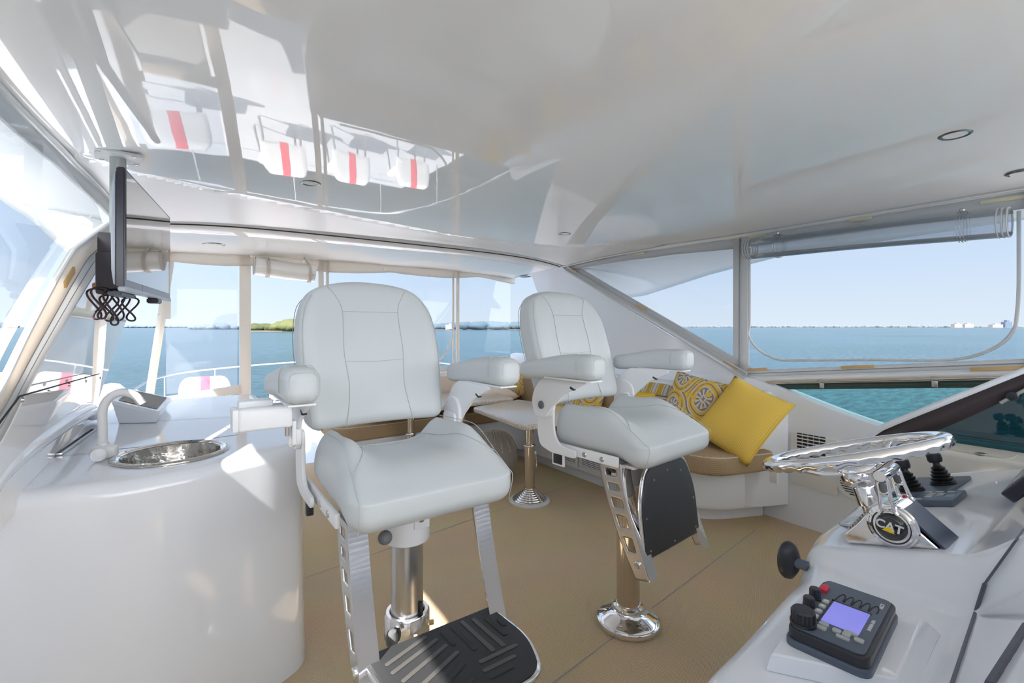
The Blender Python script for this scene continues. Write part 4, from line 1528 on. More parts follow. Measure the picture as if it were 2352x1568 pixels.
def pillow(label, c, w_, h_, t_, ux, uy, mt, name='throw_pillow', group=None, pinch=.07, cat='pillow', dens=18):
    ux = Vector(ux).normalized(); uy = Vector(uy); uy = (uy - ux * uy.dot(ux)).normalized(); uz = ux.cross(uy)
    m = MB()
    n = dens
    seed = sum(map(ord, label)) % 97
    uvs = {}
    def pt(u, v, s):
        a = u * 2 - 1; b = v * 2 - 1
        px_ = a * (1 - pinch * (1 - b * b)) ; py_ = b * (1 - pinch * (1 - a * a))
        th = (max(0, 1 - a ** 4) ** .55) * (max(0, 1 - b ** 4) ** .55)
        wr = .006 * noise.noise(Vector((a * 2.2 + seed, b * 2.2, s)))
        return Vector(c) + ux * px_ * w_ / 2 + uy * py_ * h_ / 2 + uz * s * (t_ / 2 * th * (1 - .15 * (a * a + b * b)) + wr * th)
    for s in (-1, 1):
        m.grid(n, n, lambda u, v: pt(u, v, s))
    C_ = Vector(c)
    o = m.build(name, mt, smooth=180, uvf=lambda co: ((co - C_).dot(ux) / w_ + .5, (co - C_).dot(uy) / h_ + .5))
    tag(o, label, cat, group)
    return o


PG = None
pillow('large plain yellow ribbed pillow leaning at the forward end of the settee', (2.985, 1.66, .70), .43, .50, .15, (-.03, -.9, -.33), (.245, -.03, .33), yellowf, pinch=.05)
pillow('large medallion-patterned pillow in yellow and grey behind the plain yellow one', (3.04, 2.06, .735), .43, .43, .14, (0, -.95, -.16), (.13, -.03, .30), patf, pinch=.05)
pillow('long yellow and cream striped pillow lying behind the small yellow one', (3.085, 2.52, .70), .52, .34, .10, (0, -1, 0), (.12, 0, .32), stripef, pinch=.04)
pillow('small bright yellow pillow in front of the striped pillow', (2.98, 2.50, .66), .26, .26, .09, (0.05, -1, -.03), (.12, 0, .3), yellow2, pinch=.05)
pillow('medallion-patterned pillow glimpsed between seat and backrest of the nearer helm chair', (2.98, 3.12, .68), .50, .44, .14, (0, -1, -.02), (.12, 0, .32), patf, pinch=.05)
pillow('yellow pillow mostly hidden at the left of the far medallion pillow', (2.95, 3.52, .64), .36, .34, .10, (0.1, -1, -.02), (.12, 0, .32), yellow2, pinch=.05)
pillow('beige bolster cushion lying flat behind the far table', (2.62, 4.16, .585), .56, .34, .16, (1, .0, 0), (0, 1, .12), beige, pinch=.03, name='bolster')
pillow('cream and gold patterned pillow behind the mustard throw', (2.98, 4.18, .72), .40, .38, .12, (1, -.2, 0), (0, .3, 1), patf, pinch=.05)
# knitted throw hanging over the aft backrest
m = MB()
def thr(u, v):
    x = 2.76 + .20 * u + .03 * math.sin(v * 9)
    path = [(4.62, .76), (4.60, .93), (4.50, .955), (4.40, .93), (4.335, .80), (4.30, .66), (4.20, .62), (4.14, .58)]
    k = v * 7; i = min(6, int(k)); f = k - i
    y = lerp(path[i][0], path[i + 1][0], f); z = lerp(path[i][1], path[i + 1][1], f)
    return (x, y + .016 * math.sin(u * 17 + v * 4), z - .02 * math.sin(u * 11) - .04 + .012 * noise.noise(Vector((u * 8, v * 12, 0))))
m.grid(24, 50, thr)
tag(m.build('throw_blanket', throwm, smooth=180, solid=.012), 'mustard yellow knitted throw draped over the aft settee back', 'blanket')

# tables ---------------------------------------------------------------
def table(label, poly, legs, zt=.625, full=True):
    t = thing('table', label, 'table', (*legs[0], 0), 'pedestal tables in front of the settee')
    m = MB(); m.slab(poly, zt - .038, zt, .012, .012)
    m.build('tabletop', stonem, t, smooth=40)
    for lx, ly in legs:
        g = MB()
        g.cyl((lx, ly, .03), (lx, ly, .42), .040, n=40)
        l_ = g.build('leg', bronze, t)
        g = MB(); g.cyl((lx, ly, .40), (lx, ly, zt - .038), .030, n=36); g.build('upper_tube', bronze, l_)
        g = MB(); g.lathe([(.040, .405), (.047, .409), (.049, .416), (.047, .423), (.034, .428), (.031, .428)], (lx, ly, 0), 40); g.build('leg_collar', chrome, l_)
        pr = [(0, 0), (.150, 0), (.152, .010), (.138, .014)]
        g = MB(); g.lathe(pr + [(.12, .016)], (lx, ly, 0), 56); g.build('base_ring', gelmatte, t, smooth=40)
        pr = [(.128, .012)]
        for k in range(6):
            r0 = .126 - k * .0145; z0 = .016 + k * .011
            pr += [(r0, z0), (r0 + .001, z0 + .005), (r0 - .004, z0 + .010), (r0 - .012, z0 + .011)]
        pr += [(.046, .088), (.044, .10), (.040, .10)]
        g = MB(); g.lathe(pr, (lx, ly, 0), 56); g.build('stepped_foot', chrome, t, smooth=50)
        g = MB()
        dv = Vector((cY, -sY, 0)); 
        g.box(Vector((lx, ly, .345)) + dv * .043, (.012, .022, .05), bev=.003); g.cyl(Vector((lx, ly, .36)) + dv * .046, Vector((lx, ly, .27)) + dv * .052, .006, n=10)
        g.cyl(Vector((lx, ly, .275)) + dv * .052, Vector((lx, ly, .25)) + dv * .050, .009, n=10)
        g.build('height_clamp', chrome, l_)
    return t
table('speckled stone-topped table nearer the camera, seen between the two helm chairs', rpoly([(1.90, 2.575), (2.60, 2.52), (2.70, 2.82), (2.56, 3.54), (1.985, 3.42)][::1], .05), [(2.12, 2.80)])
table('speckled stone-topped table farther aft, partly hidden behind the left chair', rpoly([(1.18, 3.45), (2.03, 3.64), (2.56, 3.60), (2.66, 4.30), (1.25, 4.25)], .06), [(2.05, 3.70), (1.545, 3.67)])

# pouf -----------------------------------------------------------------
m = MB()
pc_ = Vector((2.20, 3.42, 0))
pr = [(0, .0), (.12, .004), (.175, .05), (.205, .13), (.21, .20), (.195, .28), (.16, .345), (.10, .385), (.04, .398), (0, .40)]
m.lathe(pr, pc_, 60)
pf = m.build('pouf', poufm, smooth=180)
tag(pf, 'round grey leather pouf with pale embroidered scallops under the far table', 'pouf')
prr = lambda t: (lambda k: (lerp(pr[k[0]][0], pr[k[0] + 1][0], k[1]), lerp(pr[k[0]][1], pr[k[0] + 1][1], k[1])))((lambda q: (min(len(pr) - 2, int(q)), q - min(len(pr) - 2, int(q))))(t * (len(pr) - 1)))
m = MB()
for k in range(16):
    a0 = 2 * PI * k / 16
    for (ta, tb, wv) in ((.52, .80, 1), (.80, .95, .6)):
        pts = []
        for i in range(13):
            q = i / 12
            t = ta + (tb - ta) * math.sin(q * PI) ** .7
            r_, z_ = prr(t)
            a = a0 + (q - .5) * 2 * PI / 16 * (1.0)
            pts.append(pc_ + Vector(((r_ + .003) * math.cos(a), (r_ + .003) * math.sin(a), z_ + .001)))
        m.tube(pts, .0022, 5)
m.build('embroidery', pipingm, pf)

# ================================================================== HELM
helm = thing('helm_console', 'glossy white moulded helm console at the lower right corner', 'console', (1.5, .2, 0))
ya_pts = [(.50, .44), (.80, .488), (1.2, .532), (1.3, .56), (1.48, .60), (1.95, .645), (2.25, .625), (2.36, .57), (2.42, .44)]
def yA(x):
    for (a, ya), (b, yb) in zip(ya_pts, ya_pts[1:]):
        if x <= b: return lerp(ya, yb, sstep(0, 1, (x - a) / (b - a)) * .4 + .6 * (x - a) / (b - a))
    return ya_pts[-1][1]
def zU(y): return .728 + .30 * (.56 - y)
def hz(x, y):
    up = sstep(1.302, 1.338, x)
    yr = .245 + .010 * (x - 1.3)
    yy = max(y, yr)
    z = lerp(.712, zU(yy), up)
    k = yr + .02 - y
    if k > 0:
        z += (k - .02 * (1 - math.exp(-k / .02))) * lerp(1.25, 1.05, up)
    return min(z, 1.04 + .02 * up)
m = MB()
NX, NY = 110, 90
def hf(u, v):
    x = lerp(.42, 2.42, u)
    ye = yA(x)
    R_ = .055
    if v < .30:                                   # skirt and rolled edge
        t = v / .30
        if t < .5:
            return (x, ye - .05 * (1 - t * 2), lerp(0.0, hz(x, ye - R_) - R_, t * 2))
        a = (t - .5) * 2 * PI / 2
        return (x, ye - R_ * (1 - math.cos(a)), hz(x, ye - R_) - R_ + R_ * math.sin(a))
    y = lerp(ye - R_, -.28, (v - .30) / .70)
    return (x, y, hz(x, y))
m.grid(NX, NY, hf)
# starboard end wall
def ef(u, v):
    y = lerp(.44, -.28, u)
    return (2.42 + .03 * (1 - v) ** 2, y, lerp(0, hz(2.42, y) if u > .08 else hz(2.42, y) - .05, v))
m.grid(30, 6, ef)
m.build('console_shell', gel, helm, smooth=60)
# dark gaskets that cross the riser
def rline(px0, py0, px1, py1, par, wd, name, mt):
    def hit(px, py):
        r = ray(px, py); k = .3
        while k < 3:
            p = EYE + r * k
            if p.z < hz(p.x, p.y): break
            k += .002
        return EYE + r * (k - .004)
    n = 14
    m = MB(); m.tube([hit(lerp(px0, px1, i / n), lerp(py0, py1, i / n)) for i in range(n + 1)], wd, 6)
    return m.build(name, mt, par)
gask = mat('dark_gasket', (.10, .105, .14), .4)
rline(2186, 1575, 2262, 1340, helm, .0035, 'panel_gasket', gask)
rline(2262, 1340, 2352, 1215, helm, .0022, 'panel_gasket', gask)
rline(2275, 1575, 2360, 1440, helm, .007, 'panel_gasket', gask)

# display on the riser
m = MB()
d0 = Vector((1.79, .268, .835)); ax = Vector((1, .02, 0)).normalized(); up_ = Vector((0, -.60, .80)).normalized(); no_ = Vector((0, .80, .60))
def dp(a, b, c): return d0 + ax * a + up_ * b + no_ * c
q = rpoly([(0, 0), (.55, 0), (.55, .20), (0, .20)], .03)
ds = thing('instrument_display', 'dark rounded instrument display on the console riser at the right edge', 'display', tuple(d0))
m.prism(q, lambda a, b: dp(a, b, -.01), lambda a, b: dp(a, b, .022))
m.build('display_case', mat('display_case', (.035, .033, .05), .3), ds, bevel=.005)
m = MB(); q2 = rpoly([(.03, .025), (.28, .025), (.28, .175), (.03, .175)], .01)
m.prism(q2, lambda a, b: dp(a, b, .0215), lambda a, b: dp(a, b, .0235))
m.build('display_screen', mat('pale_screen', (.28, .30, .32), .2), ds)

# steering wheel ---------------------------------------------------------
TL = math.radians(19)
WC = Vector((1.53, .535, .950))
wn = Vector((0, math.sin(TL), math.cos(TL))); wy = Vector((0, math.cos(TL), -math.sin(TL))); wx = Vector((1, 0, 0))
sw = thing('steering_wheel', 'polished chrome steering wheel with a wavy finger-grip rim', 'steering wheel', tuple(WC))
def rim(i, j, n=144, k=16):
    a = 2 * PI * i / n; b = 2 * PI * j / k
    R_ = .208; r_ = .0185
    wave = .0035 * max(0.0, -math.sin(b)) * math.cos(a * 30) if True else 0
    rr_ = r_ + wave
    d = wx * math.cos(a) + wy * math.sin(a)
    return WC + d * (R_ + rr_ * math.cos(b)) + wn * rr_ * math.sin(b) * .85
m = MB()
n = 240; k = 16
V = [[m.bm.verts.new(rim(i, j, n, k)) for j in range(k)] for i in range(n)]
for i in range(n):
    for j in range(k):
        m.face([V[i][j], V[(i + 1) % n][j], V[(i + 1) % n][(j + 1) % k], V[i][(j + 1) % k]])
m.build('wheel_rim', chrome, sw, smooth=180)
hub = WC - wn * .055
for a in (PI / 2 + .35, PI / 2 + .35 + 2 * PI / 3, PI / 2 + .35 + 4 * PI / 3):
    d = wx * math.cos(a) + wy * math.sin(a)
    m = MB(); m.tube(curve([hub + d * .02, hub + d * .08 + wn * .005, WC + d * .16 - wn * .02, WC + d * .208 - wn * .004], 5), .007, 10)
    m.build('spoke', chrome, sw, smooth=60)
M_ = frame(hub - wn * .035, wx, wy, wn)
m = MB(); m.lathe([(0, 0), (.034, 0), (.044, .008), (.046, .02), (.046, .045), (.040, .052), (0, .054)], (0, 0, 0), 40, M=M_)
m.build('wheel_hub', chrome, sw, smooth=50)
c1 = hub - wn * .30
m = MB(); m.cyl(hub - wn * .03, WC - wn * .225, .021, n=32)
cl = m.build('steering_column', bronze, sw)
m = MB(); m.lathe([(.0215, 0), (.027, .0), (.027, .045), (.025, .052), (.0215, .054)], (0, 0, 0), 32, M=frame(hub - wn * .085, wx, wy, wn)); m.build('column_sleeve', chrome, cl, smooth=50)

# surface frame of the upper console
sf = Vector((0, -.958, .287)).normalized(); sn_ = Vector((0, .287, .958)).normalized()
def S(x, y, h=0.0): return Vector((x, y, zU(y))) + sn_ * h
# oval plate by the column
m = MB()
e_ = [(.060 * math.cos(t), .036 * math.sin(t)) for t in [2 * PI * i / 40 for i in range(40)]]
cq = S(1.60, .545, .001)
m.prism(e_, lambda a, b: cq + wx * a - sf * b, lambda a, b: cq + wx * a - sf * b + sn_ * .003)
dpl = thing('deck_plate', 'flat oval cover plate with a chrome latch at the foot of the steering column', 'cover plate', tuple(cq))
m.build('plate', gel, dpl, bevel=.001)
m = MB(); m.tube([cq + wx * a * 1.02 - sf * b * 1.02 + sn_ * .002 for a, b in e_], .0012, 6, closed=True); m.build('plate_edge', seamm, dpl)
m = MB()
for o_ in (-.009, .009): m.box(cq + wx * (-.036 + o_) + sn_ * .005, (.005, .024, .006), rot=frame((0, 0, 0), wx, -sf, sn_), bev=.001)
m.box(cq + wx * (-.036) + sn_ * .005, (.014, .005, .006), rot=frame((0, 0, 0), wx, -sf, sn_), bev=.001)
m.build('plate_latch', chrome, dpl)

# throttle binnacle --------------------------------------------------------
th = thing('throttle_control', 'chrome twin-lever throttle control with a round engine-maker badge', 'throttle', tuple(S(1.44, .40)))
o_ = S(0, .49)
def B(s_, h_, x_): return Vector((x_, 0, 0)) + Vector((0, o_.y, o_.z)) + sf * s_ + sn_ * h_
pr = rpoly([(0, 0), (-.002, .022), (.035, .048), (.080, .088), (.118, .092), (.128, .080), (.185, 0.0)], [0, .008, .01, .02, .012, .01, .0], 4)
m = MB(); m.prism(pr, lambda a, b: B(a, b, 1.382), lambda a, b: B(a, b, 1.50))
m.build('binnacle', chrome, th, smooth=40, bevel=.004)
m = MB()
pr2 = [(.132, .078), (.189, -.002), (.194, .0), (.137, .082)]
m.prism(pr2, lambda a, b: B(a + .001, b + .001, 1.389), lambda a, b: B(a + .001, b + .001, 1.493)); m.build('black_panel', mat('navy_plate', (.05, .07, .12), .25), th)
# toothed quadrant along the aft slope
m = MB()
for i in range(9):
    t = i / 8
    m.box(B(lerp(.008, .066, t), lerp(.033, .082, t), 1.44), (.085, .0035, .008), rot=frame((0, 0, 0), wx, -sf, sn_), bev=.001)
m.build('quadrant_teeth', satin, th)
dc = B(.112, .048, 1.382)
MX = frame(dc, Vector((0, -1, 0)), Vector((0, 0, 1)), Vector((-1, 0, 0)))
MXs = frame(dc, sf, sn_, Vector((-1, 0, 0)))
m = MB(); m.lathe([(0, .001), (.050, .001), (.052, .004), (.050, .008), (.046, .009), (.043, .013), (.039, .014), (.036, .011), (0, .011)], (0, 0, 0), 56, M=MXs)
m.build('pivot_disc', chrome, th, smooth=30)
m = MB(); m.lathe([(0, .0225), (.020, .0220), (.029, .0195), (.0315, .0105)], (0, 0, 0), 48, M=MXs)
bd = m.build('round_badge', mat('badge_black', (.01, .01, .012), .15, coat=1), th, smooth=60)
MT = frame(dc + Vector((-.0226, 0, 0)) + sn_ * .003, (Vector((0, -1, 0)) * .99 + Vector((0, 0, -.12))).normalized(), (Vector((0, 0, 1)) + Vector((0, -.12, 0))).normalized(), Vector((-1, 0, 0)))
t_ = text('CAT', .027, MT, 'badge_letters', whitep, bd, .0006)
m = MB()
tri = [(-.0125, -.0125), (.0125, -.0125), (.0, .0005)]
m.prism([( a, b) for a, b in tri], lambda a, b: MT @ Vector((a, b, .0008)), lambda a, b: MT @ Vector((a, b, .0018))); m.build('badge_triangle', yellowp, bd)
def lever(x_, top, xh):
    base = B(.112, .048, x_)
    d = (top - base); L_ = d.length; d.normalize()
    sd_ = Vector((-1, 0, 0)); w_ = d.cross(sd_).normalized()
    m = MB()
    # two cheeks with a long slot between them
    for sg in (-1, 1):
        pts = [base + d * .030 + w_ * sg * .018, base + d * L_ * .34 + w_ * sg * .0125, base + d * L_ * .62 + w_ * sg * .0100, base + d * L_ * .93 + w_ * sg * .0105]
        m.tube(curve(pts, 5), .0048, 10)
    m.box(base + d * L_ * .36, (.020, .011, .012), rot=frame((0, 0, 0), w_, sd_, d), bev=.002)
    m.box(base + d * L_ * .66, (.020, .010, .010), rot=frame((0, 0, 0), w_, sd_, d), bev=.002)
    m.box(base + d * L_ * .92, (.026, .012, .020), rot=frame((0, 0, 0), w_, sd_, d), bev=.004)
    lv = m.build('lever', chrome, th, smooth=50)
    m = MB()
    m.tube([top + wx * xh * a for a in (-.2, 0, .5, 1.0)], .013, 16, rf=lambda t: .0125 + .001 * math.sin(t * PI))
    m.build('lever_grip', chrome, lv, smooth=50)
    m = MB(); m.box(base + d * L_ * .80 + sd_ * .004, (.012, .006, .032), rot=frame((0, 0, 0), w_, sd_, d), bev=.003); m.build('grip_insert', knobm, lv)
    return lv
lever(1.368, onx(2024, 1092, 1.366), .055)
lv2 = lever(1.512, onx(2052, 1075, 1.512), -.050)
m = MB(); m.lathe([(0, .006), (.004, .005), (.005, 0)], (0, 0, 0), 16, M=frame(onx(2078, 1140, 1.500), Vector((0, 1, 0)), Vector((0, 0, 1)), Vector((-1, 0, 0)))); m.build('red_button', redm, lv2)

# joystick panel --------------------------------------------------------------
R3 = frame((0, 0, 0), wx, -sf, sn_)
jp = thing('joystick_panel', 'dark flat panel carrying two black rubber-booted joysticks', 'control panel', tuple(S(2.08, .49)))
m = MB(); m.box(S(2.10, .495, .006), (.30, .15, .012), rot=R3, bev=.003); m.build('panel_plate', greyp, jp)
for (x_, y_) in ((2.000, .520), (2.105, .462)):
    base = S(x_, y_, .012)
    pr = [(.036, 0), (.036, .004)]
    for k_ in range(5):
        r0 = .031 - k_ * .0035; z0 = .006 + k_ * .011
        pr += [(r0 + .002, z0), (r0 + .003, z0 + .004), (r0 - .004, z0 + .008)]
    pr += [(.010, .064), (.010, .072), (0, .072)]
    m = MB(); m.lathe(pr, base, 32, M=R3.to_3x3().to_4x4()); j = m.build('joystick_boot', mat('boot_rubber', (.012, .012, .014), .35), jp, smooth=40)
    m = MB(); m.lathe([(0, .070), (.018, .072), (.021, .080), (.020, .098), (.012, .104), (0, .105)], base, 28, M=R3.to_3x3().to_4x4()); m.build('joystick_cap', blackp, j)
kp = thing('keypad', 'small grey keypad with pale square keys just forward of the joysticks', 'keypad', tuple(S(1.87, .42)))
m = MB(); m.box(S(1.885, .425, .010), (.15, .10, .018), rot=R3, bev=.003); m.build('keypad_body', greyp, kp)
kc = S(1.885, .425, .0195)
for i, (a, b) in enumerate([(.045, .032), (.045, .005), (.045, -.022), (.020, .018), (.020, -.006), (-.003, .018), (-.003, -.006), (-.026, .018), (-.058, .034)]):
    m = MB(); m.box(kc + wx * a + (-sf) * b, (.014, .018, .002), rot=R3, bev=.0006); m.build('key', mat('pale_key', (.45, .48, .48), .4) if i == 0 else MATS['pale_key'], kp)
m = MB(); m.box(kc + wx * -.012 - (-sf) * .032, (.034, .022, .0012), rot=R3); m.build('keypad_window', mat('keypad_window', (.42, .55, .62), .1), kp)
# the radio -----------------------------------------------------------------
pd = thing('radio_pedestal', 'white wedge-shaped plinth under the black radio', 'plinth', (1.0, .36, .71))
q0 = [Vector((.815, .41, .712)), Vector((.93, .245, .712)), Vector((1.185, .265, .712)), Vector((1.10, .455, .712))]
q1 = [Vector((.825, .405, .742)), Vector((.925, .262, .742)), Vector((1.165, .288, .742)), Vector((1.085, .45, .742))]
m = MB(); a_ = m.verts(q0); b_ = m.verts(q1)
m.face(a_[::-1]); m.face(b_)
for i in range(4): m.face([a_[i], a_[(i + 1) % 4], b_[(i + 1) % 4], b_[i]])
m.build('plinth_body', gel, pd, bevel=.003)
rd = thing('marine_radio', 'black marine radio with a lit violet screen, knobs and grey buttons', 'radio', (.99, .36, .742))
RA = math.radians(7)
ru = Vector((math.cos(RA), math.sin(RA), 0)); rv = Vector((-math.sin(RA), math.cos(RA), 0)); rz = Vector((0, 0, 1))
rc = Vector((.992, .362, .742))
def Rp(a, b, h=0.0): return rc + ru * a + rv * b + rz * h
RM = frame((0, 0, 0), ru, rv, rz)
m = MB(); q = rpoly([(-.118, -.066), (.122, -.066), (.122, .058), (-.118, .058)], .02)
def slabR(poly, z0, z1, r, rb=0, tp=0.0):
    m = MB(); m.slab(poly, z0, z1, r, rb, taper=tp)
    for v in m.bm.verts: v.co = Rp(v.co.x, v.co.y, v.co.z)
    return m
slabR(q, .0, .012, .003).build('radio_flange', greyp, rd, smooth=40)
slabR([(x * .96 , y * .96) for x, y in q], .012, .030, .004).build('radio_body', blackp, rd, smooth=40)
fc = slabR(rpoly([(-.108, -.056), (.112, -.056), (.112, .050), (-.108, .050)], .012), .030, .0325, .001).build('front_panel', greyp, rd)
FZ = .0325
slabR(rpoly([(-.055, -.038), (.030, -.038), (.030, .018), (-.055, .018)], .002), FZ - .0005, FZ + .001, 0).build('screen', screenm, rd)
slabR([(-.060, .018), (.036, .018), (.036, .022), (-.060, .022)], FZ - .0005, FZ + .0012, 0).build('screen_bezel', blackp, rd)
slabR([(.030, -.040), (.035, -.040), (.035, .022), (.030, .022)], FZ - .0005, FZ + .0012, 0).build('screen_bezel', blackp, rd)
for i in range(5):
    a0 = -.042 + 0 * i
    yb_ = .012 - i * .0130
    pts = [Rp(.040, yb_ + .006, FZ), Rp(.060, yb_ + .004, FZ), Rp(.072, yb_ - .001, FZ), Rp(.060, yb_ - .005, FZ), Rp(.042, yb_ - .005, FZ)]
    m = MB(); m.tube(curve(pts, 4), .0012, 6); m.build('speaker_slot', darkgap, rd)
def knob(a, b, r_, h_, name='knob'):
    m = MB()
    n_ = 36
    prf_ = [(1.12, 0), (1.12, .18), (1.0, .2), (1.0, .85), (.86, 1.0), (0, 1.0)]
    rings = []
    for rr_, zz_ in prf_:
        if rr_ == 0: rings.append(m.verts([Rp(a, b, FZ + h_)])); continue
        rings.append(m.verts([Rp(a + r_ * rr_ * (1 + (.04 * math.cos(i * PI) if .19 < zz_ < .9 else 0)) * math.cos(2 * PI * i / n_), b + r_ * rr_ * (1 + (.04 * math.cos(i * PI) if .19 < zz_ < .9 else 0)) * math.sin(2 * PI * i / n_), FZ + h_ * zz_) for i in range(n_)]))
    for A_, B_ in zip(rings, rings[1:]):
        for i in range(n_):
            j = (i + 1) % n_
            if len(B_) == 1: m.face([A_[i], A_[j], B_[0]])
            else: m.face([A_[i], A_[j], B_[j], B_[i]])
    return m.build(name, blackp, rd, smooth=30)
knob(-.088, .036, .0185, .026, 'large_knob')
knob(-.020, .046, .0095, .017)
knob(.016, .046, .0095, .020)
m = slabR(rpoly([(.050, .036), (.076, .036), (.076, .048), (.050, .048)], .003), FZ, FZ + .006, .001); m.build('red_distress_cover', redm, rd)
def btn(a, b, w_, h_, name='button', mt=keyp):
    slabR(rpoly([(a - w_ / 2, b - h_ / 2), (a + w_ / 2, b - h_ / 2), (a + w_ / 2, b + h_ / 2), (a - w_ / 2, b + h_ / 2)], min(w_, h_) * .35, 3), FZ, FZ + .003, .0008).build(name, mt, rd)
for i in range(4):
    btn(-.050 + i * .022, .028, .014, .011)
    slabR([(-.050 + i * .022 - .0025, .0255), (-.050 + i * .022 + .0025, .0255), (-.050 + i * .022 + .0025, .0305), (-.050 + i * .022 - .0025, .0305)], FZ + .003, FZ + .0034, 0).build('button_mark', whitep, rd)
btn(-.066, .010, .011, .015); btn(-.080, .010, .011, .015)
btn(-.070, -.010, .012, .013); btn(-.070, -.024, .016, .012); btn(-.060, -.028, .008, .020); btn(-.084, -.022, .008, .020); btn(-.072, -.042, .012, .014)
tm = frame(Rp(-.006, -.046, FZ + .0002), -ru, -rv, rz)
text('VHF MARINE', .0075, tm, 'lettering', whitep, rd, .0002)
text('ICOM', .0085, frame(Rp(.078, -.046, FZ + .0002), -ru, -rv, rz), 'lettering', whitep, rd, .0002)
# round black handle on the aft face -----------------------------------------
hd = thing('console_knob', 'black oval plastic knob sticking out of the aft face of the helm console', 'knob', tuple(onx(1812, 1285, 1.275)))
c = onx(1810, 1285, 1.268)
m = MB(); m.lathe([(0, .018), (.030, .016), (.044, .008), (.047, 0), (.044, -.010), (.028, -.022), (0, -.026)], (0, 0, 0), 40, M=frame(c, Vector((.98, -.20, 0)), Vector((0, 0, 1)), Vector((.20, .98, 0))))
for v in m.bm.verts:
    d_ = v.co - c; v.co = c + Vector((d_.x * .62, d_.y * .9, d_.z * 1.02))
m.build('knob_disc', blackp, hd, smooth=50)
m = MB(); m.cyl(c, c - Vector((-.004, .045, .0)), .012, n=20); m.build('knob_stem', greyp, hd)

# ivory storage box beyond the console ------------------------------------------
sb = thing('storage_bin', 'ivory moulded box with a drink recess between console and windscreen', 'storage box', (2.48, .55, .4))
C4 = [onz(2035, 1015, .80), onz(2262, 1013, .80), onz(2290, 1060, .80), onz(2220, 1068, .80)]
bq = [(2.44, .30), (2.66, .30), (2.66, .74), (2.44, .74)]
m = MB(); m.slab(rpoly(bq, .03), 0.0, .815, .02); m.build('bin_body', bin_, sb, smooth=40)
m = MB(); m.slab(rpoly([(2.465, .36), (2.62, .36), (2.62, .68), (2.465, .68)], .04), .815, .818, .001); m.build('bin_recess', mat('ivory_dark', (.60, .57, .50), .3), sb)
m = MB(); m.cyl((2.47, .44, .818), (2.47, .44, .822), .016, n=20); m.build('bin_latch', satin, sb)

# dark windscreen frame at the right edge -------------------------------------------
ws = thing('side_windscreen', 'dark tinted side windscreen in a white-edged sloping frame', 'windscreen', (2.70, .5, .72))
XW = 2.72
def wp(px, py, x=XW): return onx(px, py, x)
outer = [wp(*p) for p in ((1990, 1012), (1994, 998), (2010, 983), (2040, 968), (2150, 923), (2260, 880), (2352, 843), (2500, 783), (2800, 700), (2800, 1150), (1990, 1060))]
in1 = [wp(*p) for p in ((2003, 1012), (2012, 1000), (2030, 988), (2060, 975), (2160, 935), (2265, 893), (2352, 858), (2500, 800), (2790, 715), (2790, 1140), (2003, 1060))]
in2 = [wp(*p) for p in ((2065, 1030), (2085, 1018), (2110, 1006), (2150, 990), (2210, 965), (2290, 928), (2352, 900), (2500, 840), (2780, 750), (2780, 1130), (2065, 1060))]
def ringm(name, A_, B_, mt, th_, par, dx=0):
    m = MB()
    a_ = m.verts([p + Vector((dx, 0, 0)) for p in A_]); b_ = m.verts([p + Vector((dx, 0, 0)) for p in B_])
    for i in range(len(A_) - 1): m.face([a_[i], a_[i + 1], b_[i + 1], b_[i]])
    return m.build(name, mt, par, smooth=60, solid=th_)
ringm('outer_trim', outer, in1, gel, .03, ws)
ringm('inner_frame', in1, in2, brown, .02, ws)
m = MB(); m.face(m.verts([p + Vector((.004, 0, 0)) for p in in2])); m.build('tinted_glass', darkglass, ws)
m = MB(); a = wp(2298, 925, XW - .02); b = wp(2372, 885, XW - .02)
m.tube([a, b], .0065, 10); sl = m.build('screen_latch', satin, ws)
m = MB(); m.lathe([(0, .014), (.016, .012), (.020, 0)], (0, 0, 0), 24, M=frame(wp(2325, 909, XW - .02), Vector((0, 1, 0)), Vector((0, 0, 1)), Vector((-1, 0, 0)))); m.build('latch_boss', blackp, sl)
# low ledge below the glass
m = MB(); m.slab([(2.42, -.3), (3.29, -.3), (3.29, .30), (2.42, .30)], .60, .76, .02)
struct(m.build('trim_44', gel))

# ================================================================== SIDE WALL FITTINGS
av = thing('air_vent', 'square white louvred air vent in the starboard wall behind the steering wheel', 'air vent', tuple(onx(1866, 1055, 3.295)))
c = onx(1868, 1062, 3.29)
m = MB(); m.box((3.294, c.y, c.z), (.012, .27, .34), bev=.003); m.build('vent_frame', gelmatte, av)
c2 = onx(1863, 1020, 3.29)
m = MB(); m.box((3.287, c2.y, c2.z - .04), (.003, .165, .20)); m.build('vent_opening', darkgap, av)
for i in range(9):
    m = MB(); m.box((3.283, c2.y, c2.z - .04 + .20 * ((i + .5) / 9 - .5)), (.006, .165, .007), rot=Matrix.Rotation(.3, 4, 'Y')); m.build('vent_slat', gelmatte, av)
m = MB()
for i in range(1, 5): m.box((3.284, c2.y + .165 * (i / 5 - .5), c2.z - .04), (.003, .006, .20))
m.build('vent_bars', seamm, av)
rs = thing('round_speaker', 'round white speaker grille low on the starboard wall, half behind the console', 'speaker', tuple(onx(1960, 1110, 3.29)))
c = onx(1965, 1108, 3.295)
MS = frame((3.298, c.y, c.z), Vector((0, 1, 0)), Vector((0, 0, 1)), Vector((-1, 0, 0)))
m = MB(); m.lathe([(0, .004), (.085, .006), (.098, .012), (.108, .008), (.11, 0)], (0, 0, 0), 48, M=MS); m.build('speaker_rim', gelmatte, rs, smooth=50)
m = MB()
for i in range(12):
    z = -.075 + .0136 * i; h_ = math.sqrt(max(0, .08 ** 2 - z * z)); m.box((3.2905, c.y, c.z + z), (.002, 2 * h_, .005))
m.build('speaker_slots', darkgap, rs)
